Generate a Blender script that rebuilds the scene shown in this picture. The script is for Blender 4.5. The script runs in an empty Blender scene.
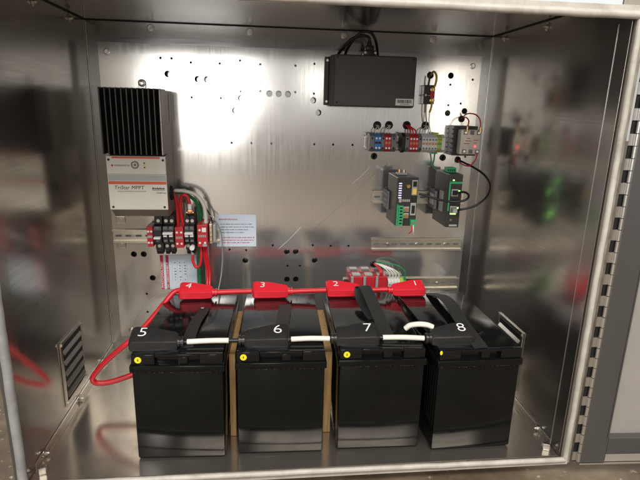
import bpy, bmesh, math, random
from mathutils import Vector, Matrix
R = math.radians
random.seed(7)
S = bpy.context.scene
COL = S.collection

# ------------------------------------------------------------------ camera
cam_d = bpy.data.cameras.new("camera")
cam = bpy.data.objects.new("camera", cam_d)
COL.objects.link(cam)
cam.location = (0.4269, -1.339, 0.6644)
cam.rotation_euler = (R(75.2142), R(-1.4536), R(-5.9321))
cam_d.sensor_width = 36.0
cam_d.lens = 28.38
cam_d.clip_start = 0.02
cam_d.clip_end = 100
S.camera = cam

# ------------------------------------------------------------------ world and lamps
wd = bpy.data.worlds.new("World")
S.world = wd
wd.use_nodes = True
wb = wd.node_tree.nodes["Background"]
wb.inputs[0].default_value = (1.0, 0.965, 0.92, 1)
wb.inputs[1].default_value = 0.46


def area(name, loc, target, sx, sy, power, col):
    d = bpy.data.lights.new(name, 'AREA')
    d.shape = 'RECTANGLE'
    d.size, d.size_y = sx, sy
    d.energy = power
    d.color = col
    o = bpy.data.objects.new(name, d)
    COL.objects.link(o)
    o.location = loc
    o.rotation_euler = (Vector(target) - Vector(loc)).to_track_quat('-Z', 'Y').to_euler()
    return o


# daylight through the workshop's open door, behind and to the left of the photographer
area("doorway_light", (-0.30, -5.0, 0.935), (-0.30, 0, 0.935), 1.20, 0.37, 9.0, (1.0, 0.97, 0.93))
area("doorway_light", (-0.325, -5.0, 0.51), (-0.325, 0, 0.51), 0.85, 0.48, 8.0, (1.0, 0.97, 0.93))
area("doorway_light", (1.00, -5.0, 0.95), (1.00, 0, 0.95), 0.22, 0.34, 0.7, (1.0, 0.97, 0.90))
# unseen overhead area lamps, added to fill in the diffuse light
area("overhead_fill", (0.9, -2.3, 2.5), (0.5, -0.2, 0.4), 2.4, 0.7, 66, (1.0, 0.96, 0.90))
area("overhead_fill", (-1.6, -3.4, 2.4), (0.5, -0.1, 0.5), 0.7, 2.2, 56, (0.97, 0.98, 1.0))

S.view_settings.view_transform = 'Standard'
S.view_settings.look = 'None'
S.view_settings.exposure = 0.3
S.view_settings.gamma = 1.0
S.render.resolution_x, S.render.resolution_y = 1024, 768
S.cycles.max_bounces = 12
S.cycles.glossy_bounces = 6
S.cycles.caustics_reflective = True


# ------------------------------------------------------------------ materials
def mat(name, col, rough=0.5, metal=0.0, var=0.0, vscale=40.0, rvar=0.0, bump=0.0, bscale=300.0,
        stretch=(1, 1, 1), aniso=0.0, coat=0.0, spec=0.5, emit=None, estr=0.0, col2=None):
    m = bpy.data.materials.new(name)
    m.use_nodes = True
    nt = m.node_tree
    b = nt.nodes["Principled BSDF"]
    b.inputs["Base Color"].default_value = (*col, 1)
    b.inputs["Roughness"].default_value = rough
    b.inputs["Metallic"].default_value = metal
    b.inputs["Specular IOR Level"].default_value = spec
    b.inputs["Coat Weight"].default_value = coat
    if aniso:
        b.inputs["Anisotropic"].default_value = aniso
    if emit:
        b.inputs["Emission Color"].default_value = (*emit, 1)
        b.inputs["Emission Strength"].default_value = estr
    tc = nt.nodes.new("ShaderNodeTexCoord")
    if var or rvar:
        mp = nt.nodes.new("ShaderNodeMapping")
        mp.inputs["Scale"].default_value = stretch
        nt.links.new(tc.outputs["Object"], mp.inputs[0])
        n = nt.nodes.new("ShaderNodeTexNoise")
        n.inputs["Scale"].default_value = vscale
        n.inputs["Detail"].default_value = 8
        n.inputs["Roughness"].default_value = 0.65
        nt.links.new(mp.outputs[0], n.inputs[0])
        if var:
            mx = nt.nodes.new("ShaderNodeMix")
            mx.data_type = 'RGBA'
            c2 = col2 or tuple(max(0, c * (1 - var)) for c in col)
            c1 = col if col2 else tuple(min(1, c * (1 + var)) for c in col)
            mx.inputs[6].default_value = (*c1, 1)
            mx.inputs[7].default_value = (*c2, 1)
            rp = nt.nodes.new("ShaderNodeMapRange")
            rp.inputs[1].default_value = 0.3
            rp.inputs[2].default_value = 0.7
            nt.links.new(n.outputs[0], rp.inputs[0])
            nt.links.new(rp.outputs[0], mx.inputs[0])
            nt.links.new(mx.outputs[2], b.inputs["Base Color"])
        if rvar:
            rr = nt.nodes.new("ShaderNodeMapRange")
            rr.inputs[1].default_value = 0.3
            rr.inputs[2].default_value = 0.7
            rr.inputs[3].default_value = max(0.02, rough - rvar)
            rr.inputs[4].default_value = rough + rvar
            nt.links.new(n.outputs[0], rr.inputs[0])
            nt.links.new(rr.outputs[0], b.inputs["Roughness"])
    if bump:
        mp2 = nt.nodes.new("ShaderNodeMapping")
        mp2.inputs["Scale"].default_value = stretch
        nt.links.new(tc.outputs["Object"], mp2.inputs[0])
        n2 = nt.nodes.new("ShaderNodeTexNoise")
        n2.inputs["Scale"].default_value = bscale
        n2.inputs["Detail"].default_value = 5
        nt.links.new(mp2.outputs[0], n2.inputs[0])
        bp = nt.nodes.new("ShaderNodeBump")
        bp.inputs["Strength"].default_value = bump
        bp.inputs["Distance"].default_value = 0.002
        nt.links.new(n2.outputs[0], bp.inputs["Height"])
        nt.links.new(bp.outputs[0], b.inputs["Normal"])
    return m


def brushed(name, col, rough, rvar, grain, bump, wave=0.0, wear=0.06, tang=None, aniso=0.0, metal=1.0):
    """sheet metal: brushing grain (stretched noise), handling smears, slight waviness of the sheet"""
    m = mat(name, col, rough, metal)
    nt = m.node_tree
    b = nt.nodes["Principled BSDF"]
    N, L = nt.nodes.new, nt.links.new
    tc = N("ShaderNodeTexCoord")
    mp = N("ShaderNodeMapping"); mp.inputs["Scale"].default_value = grain
    L(tc.outputs["Object"], mp.inputs[0])
    g = N("ShaderNodeTexNoise"); g.inputs["Scale"].default_value = 1.0; g.inputs["Detail"].default_value = 6
    L(mp.outputs[0], g.inputs[0])
    s = N("ShaderNodeTexNoise"); s.inputs["Scale"].default_value = 7.0; s.inputs["Detail"].default_value = 9
    s.inputs["Roughness"].default_value = 0.7; s.inputs["Distortion"].default_value = 0.6
    L(tc.outputs["Object"], s.inputs[0])
    a = N("ShaderNodeMath"); a.operation = 'ADD'
    L(g.outputs[0], a.inputs[0]); L(s.outputs[0], a.inputs[1])
    rr = N("ShaderNodeMapRange")
    rr.inputs[1].default_value = 0.7; rr.inputs[2].default_value = 1.3
    rr.inputs[3].default_value = max(0.02, rough - rvar); rr.inputs[4].default_value = rough + rvar
    L(a.outputs[0], rr.inputs[0]); L(rr.outputs[0], b.inputs["Roughness"])
    mx = N("ShaderNodeMix"); mx.data_type = 'RGBA'
    mx.inputs[6].default_value = (*[min(1, c * (1 + wear)) for c in col], 1)
    mx.inputs[7].default_value = (*[c * (1 - wear) for c in col], 1)
    rc = N("ShaderNodeMapRange"); rc.inputs[1].default_value = 0.75; rc.inputs[2].default_value = 1.25
    L(a.outputs[0], rc.inputs[0]); L(rc.outputs[0], mx.inputs[0]); L(mx.outputs[2], b.inputs["Base Color"])
    if tang:
        cx = N("ShaderNodeCombineXYZ")
        for k in range(3):
            cx.inputs[k].default_value = tang[k]
        L(cx.outputs[0], b.inputs["Tangent"])
        b.inputs["Anisotropic"].default_value = aniso
    bp = N("ShaderNodeBump"); bp.inputs["Strength"].default_value = bump; bp.inputs["Distance"].default_value = 0.0006
    L(g.outputs[0], bp.inputs["Height"])
    if wave:
        w = N("ShaderNodeTexNoise"); w.inputs["Scale"].default_value = 3.0; w.inputs["Detail"].default_value = 1
        L(tc.outputs["Object"], w.inputs[0])
        bw = N("ShaderNodeBump"); bw.inputs["Strength"].default_value = wave; bw.inputs["Distance"].default_value = 0.01
        L(w.outputs[0], bw.inputs["Height"]); L(bp.outputs[0], bw.inputs["Normal"])
        L(bw.outputs[0], b.inputs["Normal"])
    else:
        L(bp.outputs[0], b.inputs["Normal"])
    return m


M = {}
M['steel'] = brushed('stainless_sheet', (0.46, 0.465, 0.46), 0.17, 0.04, (9, 260, 260), 0.003, 0.10, tang=(0, 1, 0.3), aniso=0.5, metal=0.96)
M['steel_v'] = brushed('stainless_sheet_upright', (0.50, 0.47, 0.425), 0.18, 0.04, (260, 9, 260), 0.003, 0.10, tang=(0, 0, 1), aniso=0.75, metal=0.965)
M['floor_pan'] = brushed('stainless_floor_pan', (0.55, 0.50, 0.43), 0.21, 0.05, (9, 260, 260), 0.003, 0.08, tang=(0, 1, 0), aniso=0.5, metal=0.92)
M['louvre'] = mat('louvre_steel', (0.42, 0.39, 0.35), 0.42, 1.0)
M['plate'] = brushed('mill_aluminium_plate', (0.76, 0.745, 0.72), 0.155, 0.04, (300, 300, 7), 0.003, 0.05, 0.06, metal=0.89)
M['edge'] = mat('bright_cut_edge', (0.75, 0.73, 0.70), 0.3, 1.0)
M['zinc'] = mat('zinc_rail', (0.74, 0.70, 0.60), 0.34, 1.0, var=0.1, vscale=60, rvar=0.08)
M['bolt'] = mat('bolt_steel', (0.62, 0.60, 0.56), 0.28, 1.0)
M['brass'] = mat('brass', (0.70, 0.50, 0.20), 0.3, 1.0)
M['copper'] = mat('copper', (0.75, 0.38, 0.20), 0.35, 1.0)
M['seal'] = mat('bulb_seal', (0.56, 0.53, 0.47), 0.40, 0.0, var=0.3, vscale=22, rvar=0.1, bump=0.25, bscale=70, col2=(0.34, 0.31, 0.26))
M['seal_grey'] = mat('bulb_seal_grey', (0.27, 0.265, 0.255), 0.42, 0.0, var=0.25, vscale=25, bump=0.1, bscale=60)
M['header'] = mat('painted_header', (0.55, 0.60, 0.63), 0.4, 0.0, var=0.06, vscale=15)
M['post'] = mat('taupe_post', (0.36, 0.32, 0.27), 0.4, 0.3, var=0.08, vscale=15)
M['door_frame'] = mat('door_frame_grey', (0.115, 0.11, 0.105), 0.38, 0.55, var=0.12, vscale=12, rvar=0.06)
M['door_skin'] = mat('door_skin', (0.40, 0.375, 0.345), 0.42, 0.35, var=0.08, vscale=9, rvar=0.08)
M['case'] = mat('battery_case', (0.0045, 0.0047, 0.0045), 0.15, 0.0, var=0.2, vscale=30, rvar=0.05, bump=0.02, bscale=500, spec=0.24)
M['lid'] = mat('battery_lid', (0.005, 0.005, 0.0055), 0.10, 0.0, var=0.2, vscale=20, rvar=0.05, spec=0.35)
M['strap'] = mat('strap_webbing', (0.016, 0.016, 0.015), 0.6, 0.0, bump=0.5, bscale=900)
M['boot'] = mat('black_rubber_boot', (0.020, 0.0195, 0.019), 0.30, 0.0, rvar=0.08, vscale=60)
M['red_boot'] = mat('red_vinyl_boot', (0.62, 0.018, 0.032), 0.33, 0.0, var=0.08, vscale=40, rvar=0.06)
M['red_cable'] = mat('red_cable', (0.58, 0.016, 0.026), 0.35, 0.0, var=0.08, vscale=60)
M['red_wire'] = mat('red_wire', (0.50, 0.02, 0.03), 0.38)
M['white_sleeve'] = mat('white_sleeve', (0.76, 0.72, 0.62), 0.45, 0.0, var=0.06, vscale=50)
M['white_wire'] = mat('white_wire', (0.68, 0.68, 0.62), 0.4)
M['green_wire'] = mat('green_wire', (0.01, 0.22, 0.07), 0.4)
M['yellow_wire'] = mat('yellow_wire', (0.50, 0.38, 0.05), 0.4)
M['grey_wire'] = mat('grey_wire', (0.30, 0.29, 0.27), 0.4)
M['black'] = mat('black_plastic', (0.014, 0.014, 0.015), 0.4, 0.0, rvar=0.05, vscale=60)
M['black_cable'] = mat('black_cable', (0.010, 0.010, 0.011), 0.35)
M['rubber'] = mat('grommet_rubber', (0.010, 0.010, 0.010), 0.5)
M['fin'] = mat('anodised_fin', (0.06, 0.058, 0.055), 0.38, 0.6, rvar=0.05, vscale=50)
M['chassis'] = mat('chassis_grey', (0.30, 0.27, 0.235), 0.40, 0.6, var=0.08, vscale=20, rvar=0.05)
M['cover'] = mat('controller_cover', (0.74, 0.72, 0.64), 0.38, 0.0, var=0.03, vscale=15)
M['band_grey'] = mat('band_grey', (0.40, 0.43, 0.42), 0.4)
M['band_red'] = mat('band_orange', (0.68, 0.11, 0.045), 0.4)
M['ink'] = mat('ink_black', (0.015, 0.015, 0.017), 0.6)
M['ink_grey'] = mat('ink_grey', (0.16, 0.16, 0.17), 0.6)
M['ink_red'] = mat('ink_red', (0.50, 0.03, 0.06), 0.6)
M['ink_white'] = mat('paint_white', (0.80, 0.80, 0.78), 0.55)
M['card'] = mat('placard_white', (0.68, 0.77, 0.86), 0.4, 0.0, var=0.02, vscale=12)
M['yellow'] = mat('yellow_sticker', (0.78, 0.66, 0.02), 0.45)
M['wood'] = mat('spacer_wood', (0.58, 0.37, 0.16), 0.6, 0.0, var=0.3, vscale=14, stretch=(14, 14, 0.8), bump=0.2, bscale=60,
                col2=(0.30, 0.165, 0.06))
M['box'] = mat('enclosure_grey', (0.075, 0.073, 0.070), 0.5, 0.0, var=0.08, vscale=30, bump=0.25, bscale=700)
M['red_block'] = mat('red_block', (0.48, 0.022, 0.03), 0.4)
M['blue_block'] = mat('blue_block', (0.06, 0.20, 0.48), 0.4)
M['grey_block'] = mat('grey_block', (0.16, 0.16, 0.165), 0.45)
M['white_block'] = mat('white_block', (0.66, 0.66, 0.62), 0.45)
M['orange_block'] = mat('orange_block', (0.60, 0.22, 0.12), 0.45)
M['green_block'] = mat('green_block', (0.03, 0.34, 0.13), 0.4)
M['yg_block'] = mat('yellow_green_block', (0.45, 0.50, 0.06), 0.4)
M['relay'] = mat('relay_body', (0.60, 0.53, 0.46), 0.35, 0.1, var=0.1, vscale=40)
M['led_red'] = mat('relay_led', (0.8, 0.05, 0.06), 0.3, emit=(1.0, 0.06, 0.08), estr=2.5)
M['led_green'] = mat('green_led', (0.1, 0.8, 0.1), 0.3, emit=(0.25, 1.0, 0.12), estr=5.0)
M['led_violet'] = mat('violet_led', (0.6, 0.55, 0.9), 0.3, emit=(0.62, 0.55, 1.0), estr=0.8)
M['amber'] = mat('amber_lens', (0.85, 0.60, 0.10), 0.3)
M['device'] = mat('device_black', (0.050, 0.046, 0.042), 0.36, 0.4, rvar=0.06, vscale=40)
M['port'] = mat('port_metal', (0.55, 0.54, 0.50), 0.35, 0.8)
M['dark'] = mat('socket_dark', (0.006, 0.006, 0.006), 0.6)
M['label_silver'] = mat('label_silver', (0.42, 0.42, 0.40), 0.4, 0.3)


def concrete():
    m = mat('workshop_concrete', (0.2, 0.15, 0.1), 0.6)
    nt = m.node_tree
    b = nt.nodes["Principled BSDF"]
    N, L = nt.nodes.new, nt.links.new
    tc = N("ShaderNodeTexCoord")
    n1 = N("ShaderNodeTexNoise"); n1.inputs["Scale"].default_value = 5; n1.inputs["Detail"].default_value = 10
    n1.inputs["Roughness"].default_value = 0.7
    L(tc.outputs["Object"], n1.inputs[0])
    cr = N("ShaderNodeValToRGB")
    e = cr.color_ramp.elements
    e[0].position, e[0].color = 0.30, (0.085, 0.060, 0.036, 1)
    e[1].position, e[1].color = 0.70, (0.30, 0.235, 0.165, 1)
    x = e.new(0.5); x.color = (0.17, 0.125, 0.08, 1)
    L(n1.outputs[0], cr.inputs[0])
    n2 = N("ShaderNodeTexNoise"); n2.inputs["Scale"].default_value = 55; n2.inputs["Detail"].default_value = 4
    L(tc.outputs["Object"], n2.inputs[0])
    sp = N("ShaderNodeMapRange"); sp.inputs[1].default_value = 0.64; sp.inputs[2].default_value = 0.72
    L(n2.outputs[0], sp.inputs[0])
    mx = N("ShaderNodeMix"); mx.data_type = 'RGBA'
    mx.inputs[7].default_value = (0.46, 0.40, 0.32, 1)
    L(sp.outputs[0], mx.inputs[0]); L(cr.outputs[0], mx.inputs[6]); L(mx.outputs[2], b.inputs["Base Color"])
    rr = N("ShaderNodeMapRange"); rr.inputs[3].default_value = 0.35; rr.inputs[4].default_value = 0.75
    L(n1.outputs[0], rr.inputs[0]); L(rr.outputs[0], b.inputs["Roughness"])
    bp = N("ShaderNodeBump"); bp.inputs["Strength"].default_value = 0.3; bp.inputs["Distance"].default_value = 0.004
    L(n2.outputs[0], bp.inputs["Height"]); L(bp.outputs[0], b.inputs["Normal"])
    return m


M['concrete'] = concrete()


# ------------------------------------------------------------------ mesh helpers
def obj(name, bm, m, parent=None, smooth=False, loc=None):
    me = bpy.data.meshes.new(name)
    bmesh.ops.recalc_face_normals(bm, faces=bm.faces)
    bm.to_mesh(me)
    bm.free()
    me.materials.append(M[m] if isinstance(m, str) else m)
    if smooth:
        for p in me.polygons:
            p.use_smooth = True
        try:
            me.set_sharp_from_angle(angle=R(38))
        except Exception:
            pass
    o = bpy.data.objects.new(name, me)
    COL.objects.link(o)
    if loc:
        o.location = loc
    if parent:
        o.parent = parent
    return o


def share(src, parent, loc=None, rot=None):
    o = src.copy()
    COL.objects.link(o)
    o.parent = parent
    if loc is not None:
        o.location = loc
    if rot is not None:
        o.rotation_euler = rot
    return o


def tag(o, label, cat, group=None, kind=None):
    o['label'] = label
    o['category'] = cat
    if group:
        o['group'] = group
    if kind:
        o['kind'] = kind
    return o


def thing(name, label, cat, loc=(0, 0, 0), rz=0.0, group=None):
    o = bpy.data.objects.new(name, None)
    o.empty_display_size = 0.02
    COL.objects.link(o)
    o.location = loc
    o.rotation_euler = (0, 0, rz)
    return tag(o, label, cat, group)


def box(bm, a, b, bev=0.0, seg=2):
    """box between corners a and b"""
    lo = [min(a[i], b[i]) for i in range(3)]
    hi = [max(a[i], b[i]) for i in range(3)]
    r = bmesh.ops.create_cube(bm, size=1.0)
    vs = r['verts']
    for v in vs:
        v.co = Vector([lo[i] if v.co[i] < 0 else hi[i] for i in range(3)])
    if bev > 0:
        es = list({e for v in vs for e in v.link_edges})
        bmesh.ops.bevel(bm, geom=es, offset=bev, segments=seg, profile=0.5, affect='EDGES')
    return bm


def B(a, b, bev=0.0, seg=2):
    return box(bmesh.new(), a, b, bev, seg)


def cyl(bm, p, q, r1, r2=None, n=16, caps=True):
    p, q = Vector(p), Vector(q)
    d = q - p
    r = bmesh.ops.create_cone(bm, cap_ends=caps, segments=n, radius1=r1, radius2=r1 if r2 is None else r2, depth=d.length)
    mtx = Matrix.Translation((p + q) / 2) @ d.to_track_quat('Z', 'Y').to_matrix().to_4x4()
    bmesh.ops.transform(bm, matrix=mtx, verts=r['verts'])
    return bm


def ring(bm, c, axis, ro, ri, h, n=24):
    """flat washer / grommet with a hole"""
    c, ax = Vector(c), Vector(axis).normalized()
    u = ax.orthogonal().normalized()
    w = ax.cross(u)
    prof = [(ri, 0), (ri, h), (ri + (ro - ri) * .35, h * 1.25), (ro - (ro - ri) * .25, h), (ro, h * .5), (ro, 0)]
    rows = []
    for k in range(n):
        t = 2 * math.pi * k / n
        d = u * math.cos(t) + w * math.sin(t)
        rows.append([bm.verts.new(c + d * r + ax * z) for r, z in prof])
    for k in range(n):
        A, Bb = rows[k], rows[(k + 1) % n]
        for i in range(len(prof)):
            j = (i + 1) % len(prof)
            bm.faces.new((A[i], Bb[i], Bb[j], A[j]))
    return bm


def curve_pts(P, sub=8):
    P = [Vector(p) for p in P]
    if len(P) < 3:
        return P
    Q = [P[0] * 2 - P[1]] + P + [P[-1] * 2 - P[-2]]
    out = []
    for i in range(1, len(Q) - 2):
        a, b, c, d = Q[i - 1], Q[i], Q[i + 1], Q[i + 2]
        for k in range(sub):
            t = k / sub
            out.append(0.5 * ((2 * b) + (c - a) * t + (2 * a - 5 * b + 4 * c - d) * t * t + (3 * b - a - 3 * c + d) * t ** 3))
    out.append(P[-1])
    return out


def tube(bm, P, r, n=10, sub=8):
    pts = curve_pts(P, sub)
    t0 = (pts[1] - pts[0]).normalized()
    nrm = t0.orthogonal().normalized()
    rows = []
    for i, p in enumerate(pts):
        t = (pts[min(i + 1, len(pts) - 1)] - pts[max(i - 1, 0)]).normalized()
        nrm = (nrm - t * nrm.dot(t)).normalized()
        bn = t.cross(nrm)
        rr = r[0] + (r[1] - r[0]) * i / (len(pts) - 1) if isinstance(r, tuple) else r
        rows.append([bm.verts.new(p + (nrm * math.cos(a) + bn * math.sin(a)) * rr)
                     for a in [2 * math.pi * k / n for k in range(n)]])
    for i in range(len(rows) - 1):
        for k in range(n):
            bm.faces.new((rows[i][k], rows[i][(k + 1) % n], rows[i + 1][(k + 1) % n], rows[i + 1][k]))
    bm.faces.new(rows[0][::-1])
    bm.faces.new(rows[-1])
    return bm


def T(P, r, n=10, sub=8):
    return tube(bmesh.new(), P, r, n, sub)


def ribbon(P, wv, th=0.0016, sub=8):
    """webbing strap: path P, width vectors wv (one for each point)"""
    bm = bmesh.new()
    pts = curve_pts(P, sub)
    W = curve_pts(wv, sub)
    rows = []
    for i, p in enumerate(pts):
        t = (pts[min(i + 1, len(pts) - 1)] - pts[max(i - 1, 0)]).normalized()
        w = W[i] / 2
        nn = t.cross(w).normalized() * th / 2
        rows.append([bm.verts.new(p + s * w + q * nn) for s, q in ((-1, -1), (-.9, -1.3), (.9, -1.3), (1, -1), (1, 1), (.9, 1.3), (-.9, 1.3), (-1, 1))])
    for i in range(len(rows) - 1):
        for k in range(8):
            bm.faces.new((rows[i][k], rows[i][(k + 1) % 8], rows[i + 1][(k + 1) % 8], rows[i + 1][k]))
    bm.faces.new(rows[0][::-1])
    bm.faces.new(rows[-1])
    return bm


def prism(poly, axis, lo, hi, bev=0.0):
    """extrude a 2D polygon along an axis (0: poly is (y,z); 1: (x,z); 2: (x,y))"""
    bm = bmesh.new()

    def V(p, h):
        return {0: (h, p[0], p[1]), 1: (p[0], h, p[1]), 2: (p[0], p[1], h)}[axis]
    a = [bm.verts.new(V(p, lo)) for p in poly]
    b = [bm.verts.new(V(p, hi)) for p in poly]
    n = len(poly)
    bm.faces.new(a[::-1])
    bm.faces.new(b)
    for i in range(n):
        bm.faces.new((a[i], a[(i + 1) % n], b[(i + 1) % n], b[i]))
    if bev:
        bmesh.ops.bevel(bm, geom=bm.edges[:], offset=bev, segments=2, profile=0.5, affect='EDGES')
    return bm


def text(s, size, m, parent, loc, rot, name='lettering', ax='LEFT', shear=0.0, squeeze=1.0, bold=0.0):
    cu = bpy.data.curves.new('tmp_text', 'FONT')
    cu.body = s
    cu.size = size
    cu.align_x = ax
    cu.align_y = 'CENTER'
    cu.extrude = 0.00015
    cu.shear = shear
    cu.offset = bold
    cu.resolution_u = 3
    t = bpy.data.objects.new('tmp_text', cu)
    COL.objects.link(t)
    dg = bpy.context.evaluated_depsgraph_get()
    me = bpy.data.meshes.new_from_object(t.evaluated_get(dg))
    bpy.data.objects.remove(t)
    bpy.data.curves.remove(cu)
    me.transform(Matrix.Scale(squeeze, 4, (1, 0, 0)))
    me.materials.clear()
    me.materials.append(M[m])
    me.name = name
    o = bpy.data.objects.new(name, me)
    COL.objects.link(o)
    o.parent = parent
    o.location = loc
    o.rotation_euler = rot
    return o


FRONT = (R(90), 0, 0)          # text facing -Y

# ------------------------------------------------------------------ the cabinet
W, H, D = 1.0116, 0.8512, 0.5282
g = bmesh.new()
bmesh.ops.create_grid(g, x_segments=1, y_segments=1, size=12)
go = obj('floor', g, 'concrete', loc=(0, 0, -0.04))
go['kind'] = 'structure'

cab = thing('equipment_cabinet', 'open brushed stainless steel equipment cabinet standing on the concrete floor', 'cabinet', (W / 2, -D / 2, -0.04))
CO = Vector((W / 2, -D / 2, -0.04))


def part(name, bm, m, parent=cab, off=CO, smooth=False):
    bmesh.ops.translate(bm, verts=bm.verts, vec=-Vector(off))
    return obj(name, bm, m, parent, smooth)


TH = 0.0025
part('back_wall', B((-TH, 0, -TH), (W + TH, TH, H + TH)), 'steel')
lw = part('side_wall', B((-TH, -D, -TH), (0, -0.0002, H + TH)), 'steel_v')
rw = part('side_wall', B((W, -D, -TH), (W + TH, -0.0002, H + TH)), 'steel_v')
part('ceiling_panel', B((0.0002, -D, H), (W - 0.0002, -0.0002, H + TH)), 'steel')
part('floor_pan', B((0.0002, -D, -TH), (W - 0.0002, -0.0002, 0)), 'floor_pan')
# legs / plinth that lifts the box off the concrete
for x in (0.03, W - 0.08):
    part('skid', B((x, -D + 0.05, -0.0398), (x + 0.05, -0.03, -TH - 0.0005), 0.003), 'door_frame')
# folded returns along the front of walls and floor
part('front_return', B((0.0005, -D + 0.001, 0.0), (0.0025, -0.496, H - 0.04), 0.0005), 'steel_v')
part('front_return', B((W - 0.0025, -D + 0.001, 0.0), (W - 0.0005, -0.496, H - 0.04), 0.0005), 'steel_v')
part('front_return', B((0.004, -D + 0.001, 0.0003), (W - 0.004, -0.497, 0.0018), 0.0004), 'floor_pan')
# bright edges of the returns, floor-pan upturns
part('edge_bead', B((W - 0.0034, -0.4960, 0.004), (W - 0.0027, -0.4952, H - 0.042), 0.0002), 'edge')
for s in (0, 1):
    x = 0.0006 if s == 0 else W - 0.0026
    part('floor_upturn', B((x, -0.494, 0.0003), (x + 0.002, -0.004, 0.0115), 0.0006), 'floor_pan')
    xe = 0.0007 if s == 0 else W - 0.0033
    part('edge_bead', B((xe, -0.494, 0.0117), (xe + 0.0026, -0.004, 0.0130), 0.0004), 'edge')
    xc = 0.0003 if s == 0 else W - 0.0023
    part('corner_weld', B((xc, -0.0023, 0.002), (xc + 0.002, -0.0003, H - 0.002), 0.0006), 'edge')
# ceiling seam: dark joint all round
sm = bmesh.new()
box(sm, (0.003, -0.0032, H - 0.0020), (W - 0.003, -0.0003, H - 0.0003))
part('ceiling_joint', sm, 'dark')
for x in (0.0003, W - 0.0027):
    part('ceiling_joint', B((x, -D + 0.03, H - 0.0020), (x + 0.0024, -0.004, H - 0.0003)), 'dark')
# faint doubler plates under the ceiling
part('stiffener', B((0.452, -0.0025, H - 0.060), (0.600, -0.0004, H - 0.024), 0.0006), 'steel')

# header, posts and bulb seal round the opening
HT = 0.8115
part('header', B((-0.012, -D - 0.006, HT + 0.016), (0.983, -D - 0.001, H + 0.06), 0.001), 'header')
part('corner_post', B((0.985, -D - 0.0065, HT + 0.016), (1.022, -D - 0.001, H + 0.06), 0.001), 'post')
part('header_lip', B((0.004, -D - 0.0008, HT + 0.004), (W - 0.004, -D + 0.022, HT + 0.0065), 0.0006), 'steel')
part('side_flange', B((-0.016, -D - 0.006, -0.012), (-0.0005, -D - 0.001, H + 0.06), 0.001), 'door_frame')
part('side_flange', B((W + 0.0005, -D - 0.006, -0.012), (W + 0.018, -D - 0.001, HT + 0.0155), 0.001), 'post')


def seal(a, b, r, m='seal'):
    bm = bmesh.new()
    a, b = Vector(a), Vector(b)
    n = 40
    tube(bm, [a.lerp(b, k / n) + Vector((random.gauss(0, 1), 0, random.gauss(0, 1))) * 0.0003 for k in range(n + 1)], r, 10, 2)
    return part('bulb_seal', bm, m, smooth=True)


YS = -D - 0.010
seal((-0.002, YS, HT + 0.005), (W + 0.006, YS, HT + 0.005), 0.0066)
seal((0.006, YS, 0.004), (W + 0.004, YS, 0.0), 0.0052)
seal((0.000, YS, 0.002), (0.000, YS, HT + 0.010), 0.0080, 'seal_grey')
seal((W + 0.005, YS, 0.000), (W + 0.003, YS, HT + 0.006), 0.0052)
part('seal_carrier', B((-0.004, -D - 0.0085, -0.0125), (W + 0.012, -D - 0.0065, 0.0005), 0.0006), 'seal')
part('seal_carrier', B((-0.004, -D - 0.0085, HT + 0.003), (W + 0.006, -D - 0.0065, HT + 0.0195), 0.0006), 'seal')
# corner tabs
for x, s in ((0.016, 1), (W - 0.016, -1)):
    bm = bmesh.new()
    box(bm, (-0.006, -0.013, 0), (0.006, 0.013, 0.002), 0.0008)
    cyl(bm, (0, 0.004, 0.002), (0, 0.004, 0.006), 0.0042, n=6)
    box(bm, (-0.006, -0.013, 0.002), (0.006, -0.011, 0.014), 0.0006)
    bmesh.ops.rotate(bm, verts=bm.verts, cent=(0, 0, 0), matrix=Matrix.Rotation(R(22 * s), 3, 'Z'))
    bmesh.ops.translate(bm, verts=bm.verts, vec=(x, -0.500, 0.002))
    part('corner_tab', bm, 'bolt')

# bolts (washer + domed nut); one mesh shared
bm = bmesh.new()
ring(bm, (0, 0, 0), (0, 0, 1), 0.0085, 0.0046, 0.0012, 20)
cyl(bm, (0, 0, 0), (0, 0, 0.0045), 0.0050, n=6)
cyl(bm, (0, 0, 0.0045), (0, 0, 0.0085), 0.0028, 0.0022, n=12)
bolt0 = obj('bolt', bm, 'bolt', cab, smooth=True)
first = True
for (p, rot) in [((0.152, -0.0004, 0.838), (R(90), 0, 0)), ((0.388, -0.0004, 0.838), (R(90), 0, 0)), ((0.623, -0.0004, 0.838), (R(90), 0, 0)),
                 ((0.852, -0.0004, 0.838), (R(90), 0, 0)), ((0.0004, -0.099, 0.838), (0, R(90), 0)), ((0.0004, -0.281, 0.838), (0, R(90), 0)),
                 ((W - 0.0004, -0.071, 0.838), (0, R(-90), 0)), ((W - 0.0004, -0.264, 0.838), (0, R(-90), 0)),
                 ((0.003, -0.267, 0.007), (0, R(90), 0)), ((0.003, -0.456, 0.007), (0, R(90), 0)), ((0.003, -0.09, 0.007), (0, R(90), 0)),
                 ((W - 0.003, -0.446, 0.007), (0, R(-90), 0)), ((W - 0.003, -0.26, 0.007), (0, R(-90), 0))]:
    if first:
        bolt0.location = Vector(p) - CO
        bolt0.rotation_euler = rot
        first = False
    else:
        share(bolt0, cab, Vector(p) - CO, rot)


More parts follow.
